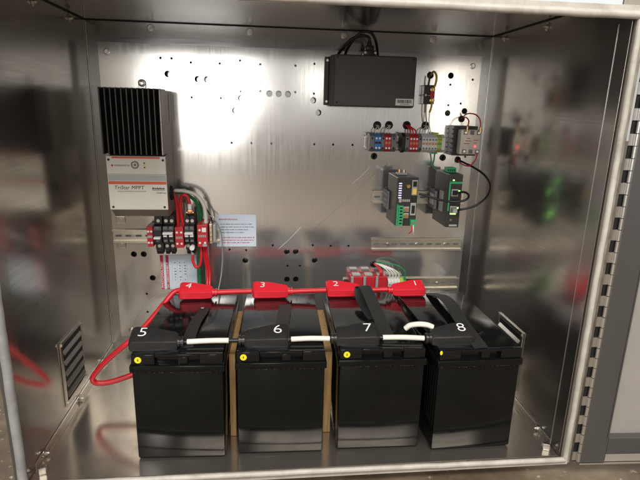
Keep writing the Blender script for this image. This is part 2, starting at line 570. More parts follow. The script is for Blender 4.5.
# louvred vents low on both side walls
def vent(x, s):
    y0, y1, z0, z1 = -0.338, -0.211, 0.030, 0.177
    fw = 0.009
    a, b = (x, x + s * 0.0035)
    f = bmesh.new()
    box(f, (a, y0, z0), (b, y1, z0 + fw), 0.0007)
    box(f, (a, y0, z1 - fw), (b, y1, z1), 0.0007)
    box(f, (a, y0, z0 + fw + .0002), (b, y0 + fw, z1 - fw - .0002), 0.0007)
    box(f, (a, y1 - fw, z0 + fw + .0002), (b, y1, z1 - fw - .0002), 0.0007)
    for yy in (y0 + .006, y1 - .006):
        for zz in (z0 + .006, z1 - .006):
            cyl(f, (b, yy, zz), (b + s * .002, yy, zz), 0.0032, n=12)
    v = part('vent', f, 'steel_v')
    part('vent_backing', B((x + s * .0003, y0 + fw - .001, z0 + fw - .001), (x + s * .0010, y1 - fw + .001, z1 - fw + .001)), 'dark', v)
    for k in range(5):
        zc = z0 + fw + 0.013 + k * 0.0245
        bm = prism([(0.0012, zc + 0.004), (0.0060, zc - 0.003), (0.0060, zc - 0.0045), (0.0012, zc + 0.0025)], 1, y0 + fw + .002, y1 - fw - .002)
        for vv in bm.verts:
            vv.co.x = x + s * vv.co.x
        part('louvre', bm, 'louvre', v)


vent(0.0003, 1)
vent(W - 0.0003, -1)

# door, swung open flat beside the cabinet
HX = W + 0.019
door = bpy.data.objects.new('door', None)
COL.objects.link(door)
door.parent = cab
door.location = Vector((HX + 0.012, -D - 0.013, 0)) - CO
door.rotation_euler = (0, 0, R(-2.5))
DW, DZ0, DZ1 = 0.95, -0.004, 0.835
SW = 0.052


def dpart(name, a, b, m, bev=0.001):
    return obj(name, B(a, b, bev), m, door)


dpart('door_skin', (0.003, 0.012, DZ0), (DW, 0.014, DZ1), 'door_skin')
dpart('door_stile', (0.000, -0.004, DZ0 + .002), (SW, 0.0118, DZ1), 'door_frame', 0.002)
dpart('door_stile', (DW - SW, -0.004, DZ0 + .002), (DW, 0.0118, DZ1), 'door_frame', 0.002)
dpart('door_rail', (SW + .0005, -0.0035, DZ0 + .018), (DW - SW - .0005, 0.0118, DZ0 + .056), 'door_frame', 0.002)
dpart('door_rail', (SW + .0005, -0.0035, DZ1 - .056), (DW - SW - .0005, 0.0118, DZ1), 'door_frame', 0.002)
dpart('door_hem', (SW + .001, -0.002, DZ0 + .0005), (DW, 0.0118, DZ0 + .0172), 'post')
dpart('edge_bead', (0.0, -0.006, DZ0 - .0035), (DW, -0.0025, DZ0 - .0005), 'edge', 0.0006)
dpart('door_hem', (SW - .0045, -0.0055, DZ0 + .056), (SW - .002, -0.0042, DZ1 - .05), 'door_frame', 0.0003)
# piano hinge: alternating knuckles
kn = 0.0205
k0 = None
zz = DZ0 + 0.004
bmk = bmesh.new()
cyl(bmk, (0, 0, 0), (0, 0, kn * 0.94), 0.0036, n=12)
i = 0
while zz < DZ1 - kn:
    if k0 is None:
        k0 = part('hinge_knuckle', bmk, 'edge', off=(0, 0, 0), smooth=True)
        k0.location = Vector((HX + 0.009, -D - 0.016, zz)) - CO
    else:
        share(k0, cab, Vector((HX + 0.009, -D - 0.016, zz)) - CO)
    zz += kn
    i += 1
zz = DZ0 + 0.004
lf0 = None
while zz < DZ1 - kn:
    if lf0 is None:
        lf0 = part('hinge_leaf', B((-0.002, -0.0135, 0), (0.0078, -0.0122, kn * 0.94)), 'edge', off=(0, 0, 0))
        lf0.location = Vector((HX, -D, zz)) - CO
    else:
        share(lf0, cab, Vector((HX, -D, zz)) - CO)
    zz += kn * 2
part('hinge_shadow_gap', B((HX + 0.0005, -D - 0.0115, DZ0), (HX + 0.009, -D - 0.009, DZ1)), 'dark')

# ------------------------------------------------------------------ mounting plate
PY = -0.025
small = [(0.247, .760), (.316, .760), (.365, .768), (.414, .761), (.500, .761), (.547, .767), (.246, .679), (.317, .679), (.366, .696), (.414, .698),
         (.500, .698), (.547, .696), (.341, .571), (.391, .571), (.441, .571), (.551, .571), (.600, .571), (.651, .571), (.176, .768), (.202, .768),
         (.899, .728), (.957, .742), (.898, .677), (.931, .682), (.108, .167), (.485, .243), (.519, .243), (.445, .301), (.553, .301),
         (.602, .299), (.651, .299), (.107, .115), (.330, .290), (.374, .288), (.957, .545)]
big = [(.262, .722), (.284, .722), (.366, .680), (.351, .650), (.436, .693), (.459, .693), (.482, .693), (.546, .680), (.560, .650), (.191, .732),
       (.898, .750), (.943, .663), (.898, .657), (.082, .278), (.107, .278), (.126, .212), (.483, .283), (.507, .283), (.371, .259), (.559, .258),
       (.484, .204), (.508, .204)]
groms = [(.844, .749, .0085), (.713, .622, .0105), (.744, .623, .0105), (.791, .624, .0105), (.841, .624, .0105), (.709, .543, .0085),
         (.937, .643, .0085), (.895, .542, .0085), (.937, .537, .0085), (.724, .247, .0105), (.070, .406, .0085), (.093, .406, .0085), (.116, .406, .0085),
         (.143, .398, .0095), (.187, .400, .0095)]
pb = bmesh.new()


def loop(pts):
    vs = [pb.verts.new((x, PY, z)) for x, z in pts]
    return [pb.edges.new((vs[i], vs[(i + 1) % len(vs)])) for i in range(len(vs))]


es = loop([(0.033, 0.045), (0.976, 0.045), (0.976, 0.7995), (0.033, 0.7995)])
for (x, z) in small:
    es += loop([(x + .0030 * math.cos(a), z + .0030 * math.sin(a)) for a in [2 * math.pi * k / 12 for k in range(12)]])
for (x, z) in big:
    es += loop([(x + .0078 * math.cos(a), z + .0078 * math.sin(a)) for a in [2 * math.pi * k / 20 for k in range(20)]])
for (x, z, r) in groms:
    es += loop([(x + (r - .003) * math.cos(a), z + (r - .003) * math.sin(a)) for a in [2 * math.pi * k / 20 for k in range(20)]])
bmesh.ops.triangle_fill(pb, edges=es, use_beauty=True)
ext = bmesh.ops.extrude_face_region(pb, geom=pb.faces[:])
bmesh.ops.translate(pb, verts=[v for v in ext['geom'] if isinstance(v, bmesh.types.BMVert)], vec=(0, 0.003, 0))
plate = thing('mounting_plate', 'drilled aluminium mounting plate screwed to the back wall of the cabinet', 'mounting plate', (0.5045, PY, 0.045))
PO = Vector((0.5045, PY, 0.045))


def ppart(name, bm, m, parent=plate, smooth=False):
    return part(name, bm, m, parent, PO, smooth)


ppart('plate_sheet', pb, 'plate')
for a_, b_ in (((.0332, PY + .0032, .046), (.0352, -.0006, .799)), ((.9738, PY + .0032, .046), (.9758, -.0006, .799)), ((.0356, PY + .0032, .7972), (.9734, -.0006, .7992))):
    ppart('gap_closer', B(a_, b_), 'plate')  # strips added so the gap behind the plate does not mirror black
for (x, z, r) in groms:
    ppart('grommet', ring(bmesh.new(), (x, PY - .0003, z), (0, -1, 0), r, r - .0045, .003), 'rubber', smooth=True)
for (x, z) in [(0.953, .775), (.054, .778), (.062, .062), (.95, .062)]:
    bm = bmesh.new()
    ring(bm, (x, PY - .0003, z), (0, -1, 0), .0075, .004, .001)
    cyl(bm, (x, PY, z), (x, PY - .004, z), .0045, .0038, n=14)
    ppart('screw', bm, 'bolt', smooth=True)
for a_, b_ in (((.735, .520), (.555, .345)), ((.70, .515), (.655, .470)), ((.46, .29), (.52, .352))):
    ppart('scratch', tube(bmesh.new(), [(a_[0], PY - .0001, a_[1]), ((a_[0] + b_[0]) / 2 + .002, PY - .0001, (a_[1] + b_[1]) / 2), (b_[0], PY - .0001, b_[1])], .00022, 5, 6), 'edge')
for (x, z) in [(.045, .70), (.965, .70), (.045, .2), (.965, .2)]:
    ppart('standoff', cyl(bmesh.new(), (x, PY + .0032, z), (x, -.0003, z), .006), 'bolt')


# ------------------------------------------------------------------ DIN rails
def din_rail(x0, x1, zc, label, phase=0.0, hh=0.0175):
    t = thing('mounting_rail', label, 'rail', ((x0 + x1) / 2, PY, zc - hh), group='slotted rails on the plate')
    off = Vector((x0 + x1, 0, 0)) / 2 + Vector((0, PY, zc - hh))
    y0 = PY - .0003
    # top-hat section with real slots in its web
    prof_u = [(y0 - .0075, zc + hh), (y0 - .0075, zc + hh * .70), (y0 - .001, zc + hh * .70), (y0 - .001, zc + hh * .62), (y0 - .0062, zc + hh * .62),
              (y0 - .0062, zc + hh * .60), (y0 - .0085, zc + hh * .60), (y0 - .0085, zc + hh)]
    bm = bmesh.new()
    box(bm, (x0, y0 - .0075, zc + hh * .68), (x1, y0 - .0063, zc + hh), .0003)
    box(bm, (x0, y0 - .0075, zc - hh), (x1, y0 - .0063, zc - hh * .68), .0003)
    box(bm, (x0, y0 - .0063, zc + hh * .66), (x1, y0 - .0002, zc + hh * .74))
    box(bm, (x0, y0 - .0063, zc - hh * .74), (x1, y0 - .0002, zc - hh * .66))
    part('rail_flange', bm, 'zinc', t, off)
    wb = bmesh.new()
    L = x1 - x0
    pitch, sl, sh = 0.025, 0.017, 0.0028
    hz = hh * .66

    def lp(pts):
        vs = [wb.verts.new((x, y0 - .0016, z)) for x, z in pts]
        return [wb.edges.new((vs[i], vs[(i + 1) % len(vs)])) for i in range(len(vs))]
    ee = lp([(x0, zc - hz), (x1, zc - hz), (x1, zc + hz), (x0, zc + hz)])
    x = x0 + 0.005 + phase
    while x + sl < x1 - .003:
        pts = [(x + sl - sh + sh * math.cos(a), zc + sh * math.sin(a)) for a in [R(d) for d in (-90, -45, 0, 45, 90)]]
        pts += [(x + sh + sh * math.cos(a), zc + sh * math.sin(a)) for a in [R(d) for d in (90, 135, 180, 225, 270)]]
        ee += lp(pts)
        x += pitch
    bmesh.ops.triangle_fill(wb, edges=ee, use_beauty=True)
    ex = bmesh.ops.extrude_face_region(wb, geom=wb.faces[:])
    bmesh.ops.translate(wb, verts=[v for v in ex['geom'] if isinstance(v, bmesh.types.BMVert)], vec=(0, .0012, 0))
    part('rail_web', wb, 'zinc', t, off)
    part('slot_shade', B((x0 + .001, y0 - .0003, zc - .0045), (x1 - .001, y0 - .0001, zc + .0045)), 'ink_grey', t, off)  # dark strip added behind the slots, standing in for their shade
    for fr in (.18, .5, .82):
        bm = cyl(bmesh.new(), (x0 + L * fr, y0 - .0018, zc), (x0 + L * fr, y0 - .0045, zc), .0045, .004, n=14)
        part('screw', bm, 'bolt', t, off, True)
    return t


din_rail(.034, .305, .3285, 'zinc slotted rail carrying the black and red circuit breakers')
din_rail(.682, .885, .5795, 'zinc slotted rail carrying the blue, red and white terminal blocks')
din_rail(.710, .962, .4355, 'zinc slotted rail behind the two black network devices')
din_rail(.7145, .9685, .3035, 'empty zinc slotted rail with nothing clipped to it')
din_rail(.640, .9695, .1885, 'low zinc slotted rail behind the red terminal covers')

# small Z tabs above and below the breaker rail
for (x, z) in [(.056, .371), (.053, .305)]:
    bm = bmesh.new()
    box(bm, (x - .011, PY - .0045, z - .009), (x + .011, PY - .0005, z + .009), .001)
    cyl(bm, (x, PY - .0045, z), (x, PY - .0075, z), .0045, n=6)
    t = obj('rail_clip', bm, 'bolt', loc=None)
    tag(t, 'small zinc clip bolted %s the breaker rail' % ('above' if z > .33 else 'below'), 'clip')

# ------------------------------------------------------------------ charge controller
cc = thing('charge_controller', 'solar charge controller with black finned heat sink and cream cover', 'controller', (.13, PY, .405))
CCO = Vector((.13, PY, .405))


def cpart(name, bm, m, parent=cc, smooth=False):
    return part(name, bm, m, parent, CCO, smooth)


X0, X1 = .064, .196
cpart('chassis', prism([(PY - .0005, .400), (PY - .0005, .692), (-.095, .692), (-.095, .548), (-.142, .545), (-.142, .420), (-.118, .400)], 0, X0 + .006, X1, .0015), 'chassis')
cpart('heat_sink_base', B((X0, -.105, .549), (X1 - .0045, -.0955, .695), .0008), 'black')
for k in range(11):
    x = X0 + .0005 + k * (X1 - X0 - .0155) / 10
    cpart('fin', B((x, -.156, .5495), (x + .0032, -.1052, .6945), .0009), 'fin')
cpart('side_panel', B((X1 - .0035, -.155, .549), (X1 + .001, -.0956, .694), .0012), 'chassis')
cpart('side_slot', B((X1 + .0002, -.060, .62), (X1 + .0012, -.055, .685)), 'label_silver')
tb = bmesh.new()
box(tb, (.121, PY - .004, .692), (.139, PY - .001, .712), .001)
ring(tb, (.130, PY - .004, .709), (0, -1, 0), .009, .004, .0015)
cpart('mounting_tab', tb, 'bolt')
# cream cover: slightly stepped sheet
cpart('cover', prism([(-.1425, .4215), (-.1465, .4215), (-.1475, .4235), (-.1475, .503), (-.150, .506), (-.150, .5445), (-.149, .546), (-.1425, .546)], 0, X0 + .0045, X1 + .0030, .0008), 'cover')
cf = -.1502
xa, xb = X0 + .0050, X1 + .0025
cpart('printed_band', B((xa + .012, cf - .0003, .5405), (xb - .012, cf + .0004, .5448)), 'band_red')
cpart('printed_band', B((xa + .0005, -.1480, .4895), (xb - .0005, -.1474, .5025)), 'band_grey')
cpart('printed_band', B((xa + .0005, -.1482, .4815), (xb - .0005, -.1474, .4882)), 'band_red')
for (x, z, y) in [(xa + .005, .5375, cf), (xb - .005, .5375, cf), (xa + .007, .4285, -.1476), (xb - .007, .4285, -.1476)]:
    cpart('screw', cyl(bmesh.new(), (x, y + .001, z), (x, y - .0012, z), .0026, n=12), 'ink')
knob = bmesh.new()
ring(knob, (xa + .062, cf - .0001, .5262), (0, -1, 0), .0088, .0062, .0007)
cpart('dial_ring', knob, 'ink_grey')
cpart('dial', cyl(bmesh.new(), (xa + .062, cf, .5262), (xa + .062, cf - .0015, .5262), .0046, n=18), 'label_silver')
cpart('dial_pointer', cyl(bmesh.new(), (xa + .0625, cf - .0014, .5262), (xa + .0625, cf - .0022, .5262), .0018, n=12), 'ink')
for z, m in ((.5305, 'ink'), (.5255, 'amber'), (.5205, 'ink')):
    cpart('indicator', cyl(bmesh.new(), (xa + .083, cf + .0004, z), (xa + .083, cf - .0012, z), .0024 if m == 'amber' else .0016, n=12), m)
cpart('logo_mark', prism([(xa + .009, .5245), (xa + .0125, .5215), (xa + .0145, .5245), (xa + .0125, .5275)], 1, cf - .0004, cf + .0004), 'ink_red')


def ctext(s, size, m, x, z, y, **k):
    return text(s, size, m, cc, Vector((x, y - .0003, z)) - CCO, FRONT, **k)


ctext('MORNINGSTAR', .0052, 'ink_grey', xa + .0165, .5245, cf, squeeze=.93)
ctext('TriStar MPPT', .0115, 'ink', xa + .012, .4735, -.1476, shear=.15, squeeze=1.05)
ctext('SOLAR CHARGING CONTROLLER', .0036, 'ink_grey', xa + .019, .4650, -.1476, squeeze=1.15)
ctext('TS-MPPT-60', .0042, 'ink', xb - .024, .4615, -.1476)
bm = bmesh.new()
xx = xb - .0325
while xx < xb - .006:
    w_ = random.uniform(.0012, .003)
    box(bm, (xx, -.1479, .4700), (xx + w_, -.1475, .4700 + random.uniform(.0026, .0045)))
    xx += w_ + .0007
cpart('printed_line', bm, 'ink')
for z in (.4685,):
    cpart('printed_line', B((xb - .033, -.1479, z - .0007), (xb - .004, -.1475, z)), 'ink')
cpart('knockout_plug', cyl(bmesh.new(), (X0 + .0058, -.10, .465), (X0 - .002, -.10, .465), .010, n=20), 'rubber')
cpart('cable_gland', ring(bmesh.new(), (X1 + .0003, -.085, .452), (1, 0, 0), .018, .008, .006), 'rubber', smooth=True)

# ------------------------------------------------------------------ breakers on the left rail
ZC = .3285
YB = PY - .008          # back of clipped-on devices


def breaker(x0, x1, label, poles, switch_up=True, z0=.297, z1=.396, big_white=False, group=None):
    t = thing('circuit_breaker', label, 'breaker', ((x0 + x1) / 2, YB, z0), group=group)
    off = Vector(((x0 + x1) / 2, YB, z0))
    w = (x1 - x0) / poles
    zc = (z0 + z1) / 2
    for p in range(poles):
        a, b = x0 + p * w + .0003, x0 + (p + 1) * w - .0003
        body = prism([(YB, z0 + .006), (YB, z1 - .006), (-.072, z1 - .006), (-.072, z1 - .026), (-.086, z1 - .028), (-.090, zc + .012),
                      (-.090, zc - .012), (-.086, z0 + .028), (-.072, z0 + .026), (-.072, z0 + .006)], 0, a, b, .0006)
        part('body', body, 'black', t, off)
        xm = (a + b) / 2
        for zz_, tilt in ((z1 - .017, 1), (z0 + .017, -1)):
            bm = bmesh.new()
            cyl(bm, (xm, -.0715, zz_), (xm, -.0745, zz_), .0042, n=14)
            part('terminal_screw', bm, 'bolt', t, off, True)
        for zz_ in (z1 - .033, z0 + .033):
            part('marking', B((xm - .004, -.0898, zz_ - .0015), (xm + .004, -.0864, zz_ + .0045), .0003), 'grey_block', t, off)
        # lower lug clamp
        part('terminal_clamp', prism([(-.045, z0 - .006), (-.068, z0 - .006), (-.076, z0 + .004), (-.076, z0 + .0058), (-.045, z0 + .0058)], 0, a + .002, b - .002, .0008), 'black', t, off)
        part('terminal_clamp', prism([(-.045, z1 + .006), (-.066, z1 + .006), (-.074, z1 - .004), (-.074, z1 - .0058), (-.045, z1 - .0058)], 0, a + .002, b - .002, .0008), 'black', t, off)
    zs = zc + (.006 if switch_up else -.006)
    lev = bmesh.new()
    box(lev, (x0 + .002, -.101, zs - .0028), (x1 - .002, -.089, zs + .0022), .0008)
    part('toggle', lev, 'ink_white', t, off)
    if poles > 1:
        for p in range(poles):
            xm = x0 + (p + .5) * w
            part('toggle_button', B((xm - .0045, -.096, zs - .010), (xm + .0045, -.0895, zs - .0030), .0006), 'ink_white', t, off)
    if big_white:
        part('test_button', cyl(bmesh.new(), (x0 + w * 1.45, -.080, z0 + .016), (x0 + w * 1.45, -.093, z0 + .016), .0062, n=18), 'ink_white', t, off, True)
    return t


def red_block(x0, x1, label, z0=.313, z1=.366, yf=-.090, lettering=None):
    t = thing('red_terminal_block', label, 'terminal block', ((x0 + x1) / 2, YB, z0))
    off = Vector(((x0 + x1) / 2, YB, z0))
    part('body', B((x0, yf, z0), (x1, YB, z1), .0012), 'red_block', t, off)
    xm = (x0 + x1) / 2
    for zz_ in (z0 + .011, z1 - .013):
        for dx in (-.25, .25):
            xx = xm + dx * (x1 - x0)
            part('terminal_screw', cyl(bmesh.new(), (xx, yf + .001, zz_), (xx, yf - .0012, zz_), .0028, n=12), 'ink_white', t, off, True)
    for dx in (-.3, -.1, .1, .3):
        xx = xm + dx * (x1 - x0)
        part('marking', B((xx - .0018, yf - .0006, (z0 + z1) / 2 - .003), (xx + .0012, yf + .0004, (z0 + z1) / 2 + .003)), 'label_silver', t, off)
    return t


red_block(.131, .146, 'narrow red terminal block ending the breaker row, tucked beside the single pole breaker', yf=-.080)
breaker(.149, .169, 'single pole black circuit breaker beside the narrow red end block', 1, False)
breaker(.171, .199, 'two pole black circuit breaker between single pole breaker and red block', 2)
rb1 = red_block(.201, .222, 'red terminal block with two thick red wires entering from above')
breaker(.224, .2485, 'two pole black breaker with round white button and copper lug on top', 2, True, big_white=True)
rb2 = red_block(.2555, .2805, 'red terminal block with white square labels, beside the zinc end stop', z1=.372, z0=.315)
off = Vector((.268, YB, .315))
part('marker_label', B((.2675, -.0908, .354), (.2775, -.0900, .365)), 'ink_white', rb2, off)
part('marker_label', B((.2685, -.0908, .3165), (.2785, -.0900, .3225)), 'label_silver', rb2, off)
es_ = thing('end_stop', 'zinc end stop with screws closing the breaker row beside the white notice', 'end stop', (.2905, YB, .317))
off = Vector((.2905, YB, .317))
part('body', B((.2835, -.072, .318), (.2905, YB, .370), .001), 'zinc', es_, off)
part('body', B((.2912, -.064, .322), (.2985, YB, .366), .001), 'label_silver', es_, off)
for k in range(4):
    part('screw', cyl(bmesh.new(), (.287, -.0715, .326 + k * .012), (.287, -.0745, .326 + k * .012), .0026, n=10), 'brass', es_, off, True)

# wires of the breaker row
def wire(name, P, r, m, label, cat='wire', group=None, n=10):
    o = obj(name, T(P, r, n), m, smooth=True)
    return tag(o, label, cat, group)


wire('red_wire', [(.201, -.085, .452), (.2065, -.082, .430), (.2075, -.075, .400), (.2075, -.072, .3655)], .0043, 'red_cable', 'thick straight red wire from the controller gland into the red block')
hook = thing('red_hook_wire', 'thick red wire bent like a hook ending in a copper lug on the breaker', 'wire', (.2195, -.072, .3665))
off = Vector((.2195, -.072, .3665))
part('insulation', T([(.2195, -.072, .3665), (.2165, -.075, .400), (.2165, -.078, .432), (.224, -.080, .446), (.234, -.080, .441), (.2385, -.080, .424)], .0042), 'red_cable', hook, off, True)
part('sleeve', T([(.2385, -.080, .4235), (.2388, -.080, .410)], .0050), 'ink_white', hook, off, True)
lug = bmesh.new()
box(lug, (.2325, -.085, .399), (.2455, -.077, .4095), .002)
cyl(lug, (.2300, -.080, .402), (.2480, -.080, .402), .0040, n=12)
part('lug', lug, 'copper', hook, off, True)
lw_ = thing('red_loop_wire', 'red wire looping under the breaker row from a lug up to the red block', 'wire', (.232, -.07, .30))
off = Vector((.232, -.07, .30))
part('insulation', T([(.2395, -.068, .288), (.2400, -.070, .270), (.2475, -.072, .256), (.2575, -.072, .262), (.2610, -.070, .285), (.2610, -.066, .3145)], .0036), 'red_cable', lw_, off, True)
part('lug', T([(.2392, -.068, .289), (.2390, -.066, .300)], .0048), 'label_silver', lw_, off, True)
for x, e in ((.2675, .296), (.2735, .302)):
    wire('red_wire', [(x, -.064, .3145), (x + .001, -.062, .28), (e - .022, -.060, .24), (e - .022, -.075, .205), (e - .020, -.12, .165)], .0036, 'red_cable',
         'red wire running down from the labelled red block behind the battery %s' % ('next to the loop' if x < .27 else 'on the outer side'))
wire('green_wire', [(.200, -.070, .452), (.225, -.062, .446), (.250, -.052, .425), (.2575, -.046, .395), (.2575, -.040, .372), (.252, -.036, .33), (.251, -.036, .27), (.250, -.036, .2), (.252, -.04, .14)], .0042, 'green_wire', 'green earth wire passing behind the breaker row down to the batteries')
wire('white_wire', [(.199, -.078, .456), (.225, -.076, .455), (.255, -.072, .444), (.272, -.070, .418), (.2755, -.068, .39), (.2755, -.067, .3725)], .0046, 'white_wire', 'thick white wire arching from the controller gland to the labelled red block')
wire('white_wire', [(.272, -.034, .312), (.270, -.034, .25), (.2705, -.034, .2), (.272, -.04, .14)], .0042, 'white_wire', 'pale wire dropping straight behind the red wires below the breakers')
wire('sensor_wire', [(.283, -.060, .392), (.293, -.064, .384), (.3055, -.062, .365), (.3125, -.055, .335), (.3130, -.048, .285), (.3090, -.050, .23), (.3030, -.09, .195)], .0016, 'grey_wire', 'thin grey wire hanging past the white notice down to the batteries')
wire('earth_braid', [(.262, -.060, .425), (.278, -.062, .405), (.287, -.060, .388), (.290, -.056, .370)], .0020, 'black_cable', 'thin black wire curving over to the zinc end stop')
for x0_, z0_, x1_ in ((.143, .398, .155), (.150, .420, .162), (.175, .418, .180), (.187, .400, .192)):
    wire('red_wire', [(x0_, PY + .001 if z0_ < .41 else -.09, z0_), (x0_ + .003, -.055, z0_ + .004), (x1_, -.066, .408), (x1_, -.064, .399)], .0026, 'red_wire', 'short thin red wire dropping into the top of a black breaker', group='short red breaker feeds')
wire('coiled_wire', [(.110, -.19, .155), (.118, -.12, .165), (.150, -.08, .185), (.19, -.07, .19)], .0012, 'grey_wire', 'thin pale wire curving behind the battery marked 5')

# ------------------------------------------------------------------ printed notices
nt_ = thing('white_notice', 'white notice with red heading and red warning lines beside the breakers', 'notice', (.349, PY, .2985))
NO = Vector((.349, PY, .2985))
part('sheet', B((.2975, PY - .0016, .2985), (.4010, PY - .0004, .3850), .0003), 'card', nt_, NO)
ny = PY - .0018
text('BREAKER SEQUENCE', .0052, 'ink_red', nt_, Vector((.304, ny, .3725)) - NO, FRONT, bold=.0001)
random.seed(3)


def print_lines(parent, off, x0, zs, ends, m, h=.0022):
    for z, xe in zip(zs, ends):
        bm = bmesh.new()
        x = x0
        while x < xe:
            nl = random.randint(2, 8)
            for _ in range(nl):
                w = random.uniform(.0008, .0014)
                hh = h * random.choice((1, 1, .8))
                box(bm, (x, ny - .0001, z), (x + w, ny + .0002, z + hh))
                if random.random() < .5:
                    box(bm, (x, ny - .00012, z + hh * .85), (x + w + .0004, ny + .0002, z + hh * 1.05))
                x += w + .00045
            x += .0016
        part('printed_line', bm, m, parent, off)


print_lines(nt_, NO, .308, [.3585, .3510, .3435, .3360], [.387, .388, .376, .362], 'ink_grey')
print_lines(nt_, NO, .311, [.3220, .3150, .3080], [.396, .396, .380], 'ink_red')

dl = thing('disconnect_label', 'white label with red vertical lettering strips hanging under the breaker row', 'label', (.194, PY, .18))
DO = Vector((.194, PY, .18))
part('sheet', B((.1475, PY - .0016, .1800), (.2430, PY - .0004, .2760), .0003), 'card', dl, DO)
part('red_strip', B((.1480, PY - .0021, .1805), (.1560, PY - .0015, .2755)), 'ink_red', dl, DO)
part('red_strip', B((.1625, PY - .0021, .1805), (.1700, PY - .0015, .2755)), 'ink_red', dl, DO)
VERT = (R(90), R(-90), 0)
text('PHOTOVOLTAIC', .0078, 'ink_white', dl, Vector((.1520, PY - .0024, .184)) - DO, VERT, squeeze=1.25, bold=.0001)
text('DC DISCONNECT', .0074, 'ink_white', dl, Vector((.1663, PY - .0024, .184)) - DO, VERT, squeeze=1.2, bold=.0001)
for x in (.184, .197, .210):
    bm = bmesh.new()
    for k in range(7):
        if random.random() < .8:
            box(bm, (x, PY - .0019, .205 + k * .008), (x + random.uniform(.002, .005), PY - .0015, .2075 + k * .008))
    part('printed_column', bm, 'ink_grey', dl, DO)
bm = bmesh.new()
for x in (.178, .191, .204, .217):
    box(bm, (x, PY - .0018, .198), (x + .0005, PY - .0015, .266))
box(bm, (.1786, PY - .00181, .2655), (.2169, PY - .0015, .266))
part('table_rule', bm, 'band_grey', dl, DO)

# ------------------------------------------------------------------ black enclosure at the top
en = thing('black_enclosure', 'flat black plastic enclosure with barcode label under the cabinet ceiling', 'enclosure', (.69, PY, .668))
EO = Vector((.69, PY, .668))
ex0, ex1, ez0, ez1 = .588, .790, .667, .7865
part('base', B((.583, -.060, ez0 - .0005), (ex1 + .003, PY - .0005, ez1 + .0005), .004, 3), 'box', en, EO, True)
part('lid', B((ex0, -.086, ez0), (ex1, -.0605, ez1), .005, 3), 'box', en, EO, True)
part('flange', B((.572, -.033, ez0 + .002), (.5828, PY - .0005, ez1 - .002), .002), 'box', en, EO)
part('flange', B((.7933, -.033, ez0 + .002), (.800, PY - .0005, ez1 - .002), .002), 'box', en, EO)
for z in (ez0 + .011, ez1 - .011):
    part('screw', cyl(bmesh.new(), (.578, -.0325, z), (.578, -.037, z), .0038, .003, n=14), 'bolt', en, EO, True)
for x in (ex0 + .009, ex1 - .009):
    for z in (ez0 + .009, ez1 - .007):
        if x > .7 and z < .7:
            continue
        part('lid_screw', cyl(bmesh.new(), (x, -.0855, z), (x, -.0868, z), .0026, n=12), 'dark', en, EO)
bl = part('barcode_label', B((.7425, -.0868, .6725), (.7865, -.0858, .6885)), 'ink_white', en, EO)
bm = bmesh.new()
x = .7465
while x < .782:
    w = random.choice((.0006, .0010, .0015))
    box(bm, (x, -.0871, .6785), (x + w, -.0867, .6860))
    x += w + random.choice((.0006, .0011))
part('barcode', bm, 'ink', bl, EO)
bm = bmesh.new()
for k in range(10):
    box(bm, (.754 + k * .0022, -.0871, .6748), (.7555 + k * .0022, -.0867, .6768))
part('printed_line', bm, 'ink_grey', bl, EO)
pl = bmesh.new()
box(pl, (.664, -.060, .7875), (.694, -.032, .800), .002)
box(pl, (.669, -.056, .800), (.689, -.036, .812), .003)
cyl(pl, (.679, -.046, .812), (.679, -.046, .822), .006, .0045, n=14)
part('connector', pl, 'black', en, EO, True)
for s in (-1, 1):
    part('connector_screw', cyl(bmesh.new(), (.679 + s * .0125, -.0625, .794), (.679 + s * .0125, -.060, .794), .003, n=10), 'bolt', en, EO)
for P, lb in (([(.6790, -.046, .820), (.676, -.048, .830), (.660, -.050, .8335), (.636, -.046, .826), (.615, -.036, .805), (.604, -.0215, .786), (.602, -.019, .76)], 'black cable from the connector bending left and down behind the enclosure'),
              ([(.7085, -.019, .77), (.706, -.0215, .790), (.697, -.040, .818), (.683, -.052, .838), (.664, -.055, .8425), (.643, -.050, .830), (.629, -.036, .808), (.622, -.0215, .786), (.62, -.019, .76)], 'tall black cable arch over the connector of the enclosure')):
    wire('black_cable', P, .0034, 'black_cable', lb, 'cable')

# ------------------------------------------------------------------ small fuse holder with yellow wire
fz = thing('fuse_holder', 'small black fuse holder with yellow wire and ring lugs right of the enclosure', 'fuse holder', (.838, PY, .676))
FO = Vector((.838, PY, .676))
part('body', B((.824, -.048, .678), (.852, PY - .0005, .699), .0015), 'black', fz, FO)
part('body', B((.824, -.048, .7005), (.852, PY - .0005, .7245), .0015), 'black', fz, FO)
part('button', cyl(bmesh.new(), (.8285, -.0475, .6998), (.8285, -.0505, .6998), .0026, n=12), 'ink_white', fz, FO)
part('jumper', B((.839, -.052, .693), (.851, -.0482, .709), .001), 'red_block', fz, FO)
for z in (.6875, .7135):
    bm = bmesh.new()
    ring(bm, (.8455, -.0485, z), (0, -1, 0), .0068, .003, .0018)
    cyl(bm, (.8455, -.0485, z), (.8455, -.0540, z), .0038, n=6)
    part('ring_lug', bm, 'brass', fz, FO)
wire('yellow_wire', [(.8440, PY - .001, .749), (.847, -.042, .757), (.8515, -.052, .746), (.8505, -.053, .728), (.8470, -.053, .719)], .0028, 'yellow_wire', 'short yellow wire from the grommet to the upper lug of the fuse holder')
wire('yellow_wire', [(.8450, -.053, .683), (.8445, -.050, .668), (.843, -.045, .658)], .0026, 'yellow_wire', 'short yellow wire hanging from the lower lug of the fuse holder')
wire('grey_wire', [(.8370, -.043, .7485), (.8365, -.043, .736), (.8360, -.040, .724)], .0018, 'black_cable', 'thin black wire from the grommet into the top of the fuse holder')
wire('grey_wire', [(.8335, -.042, .678), (.8345, -.042, .655), (.8385, -.040, .632), (.841, -.024, .624)], .0017, 'grey_wire', 'thin grey wire from the fuse holder down to the grommet')
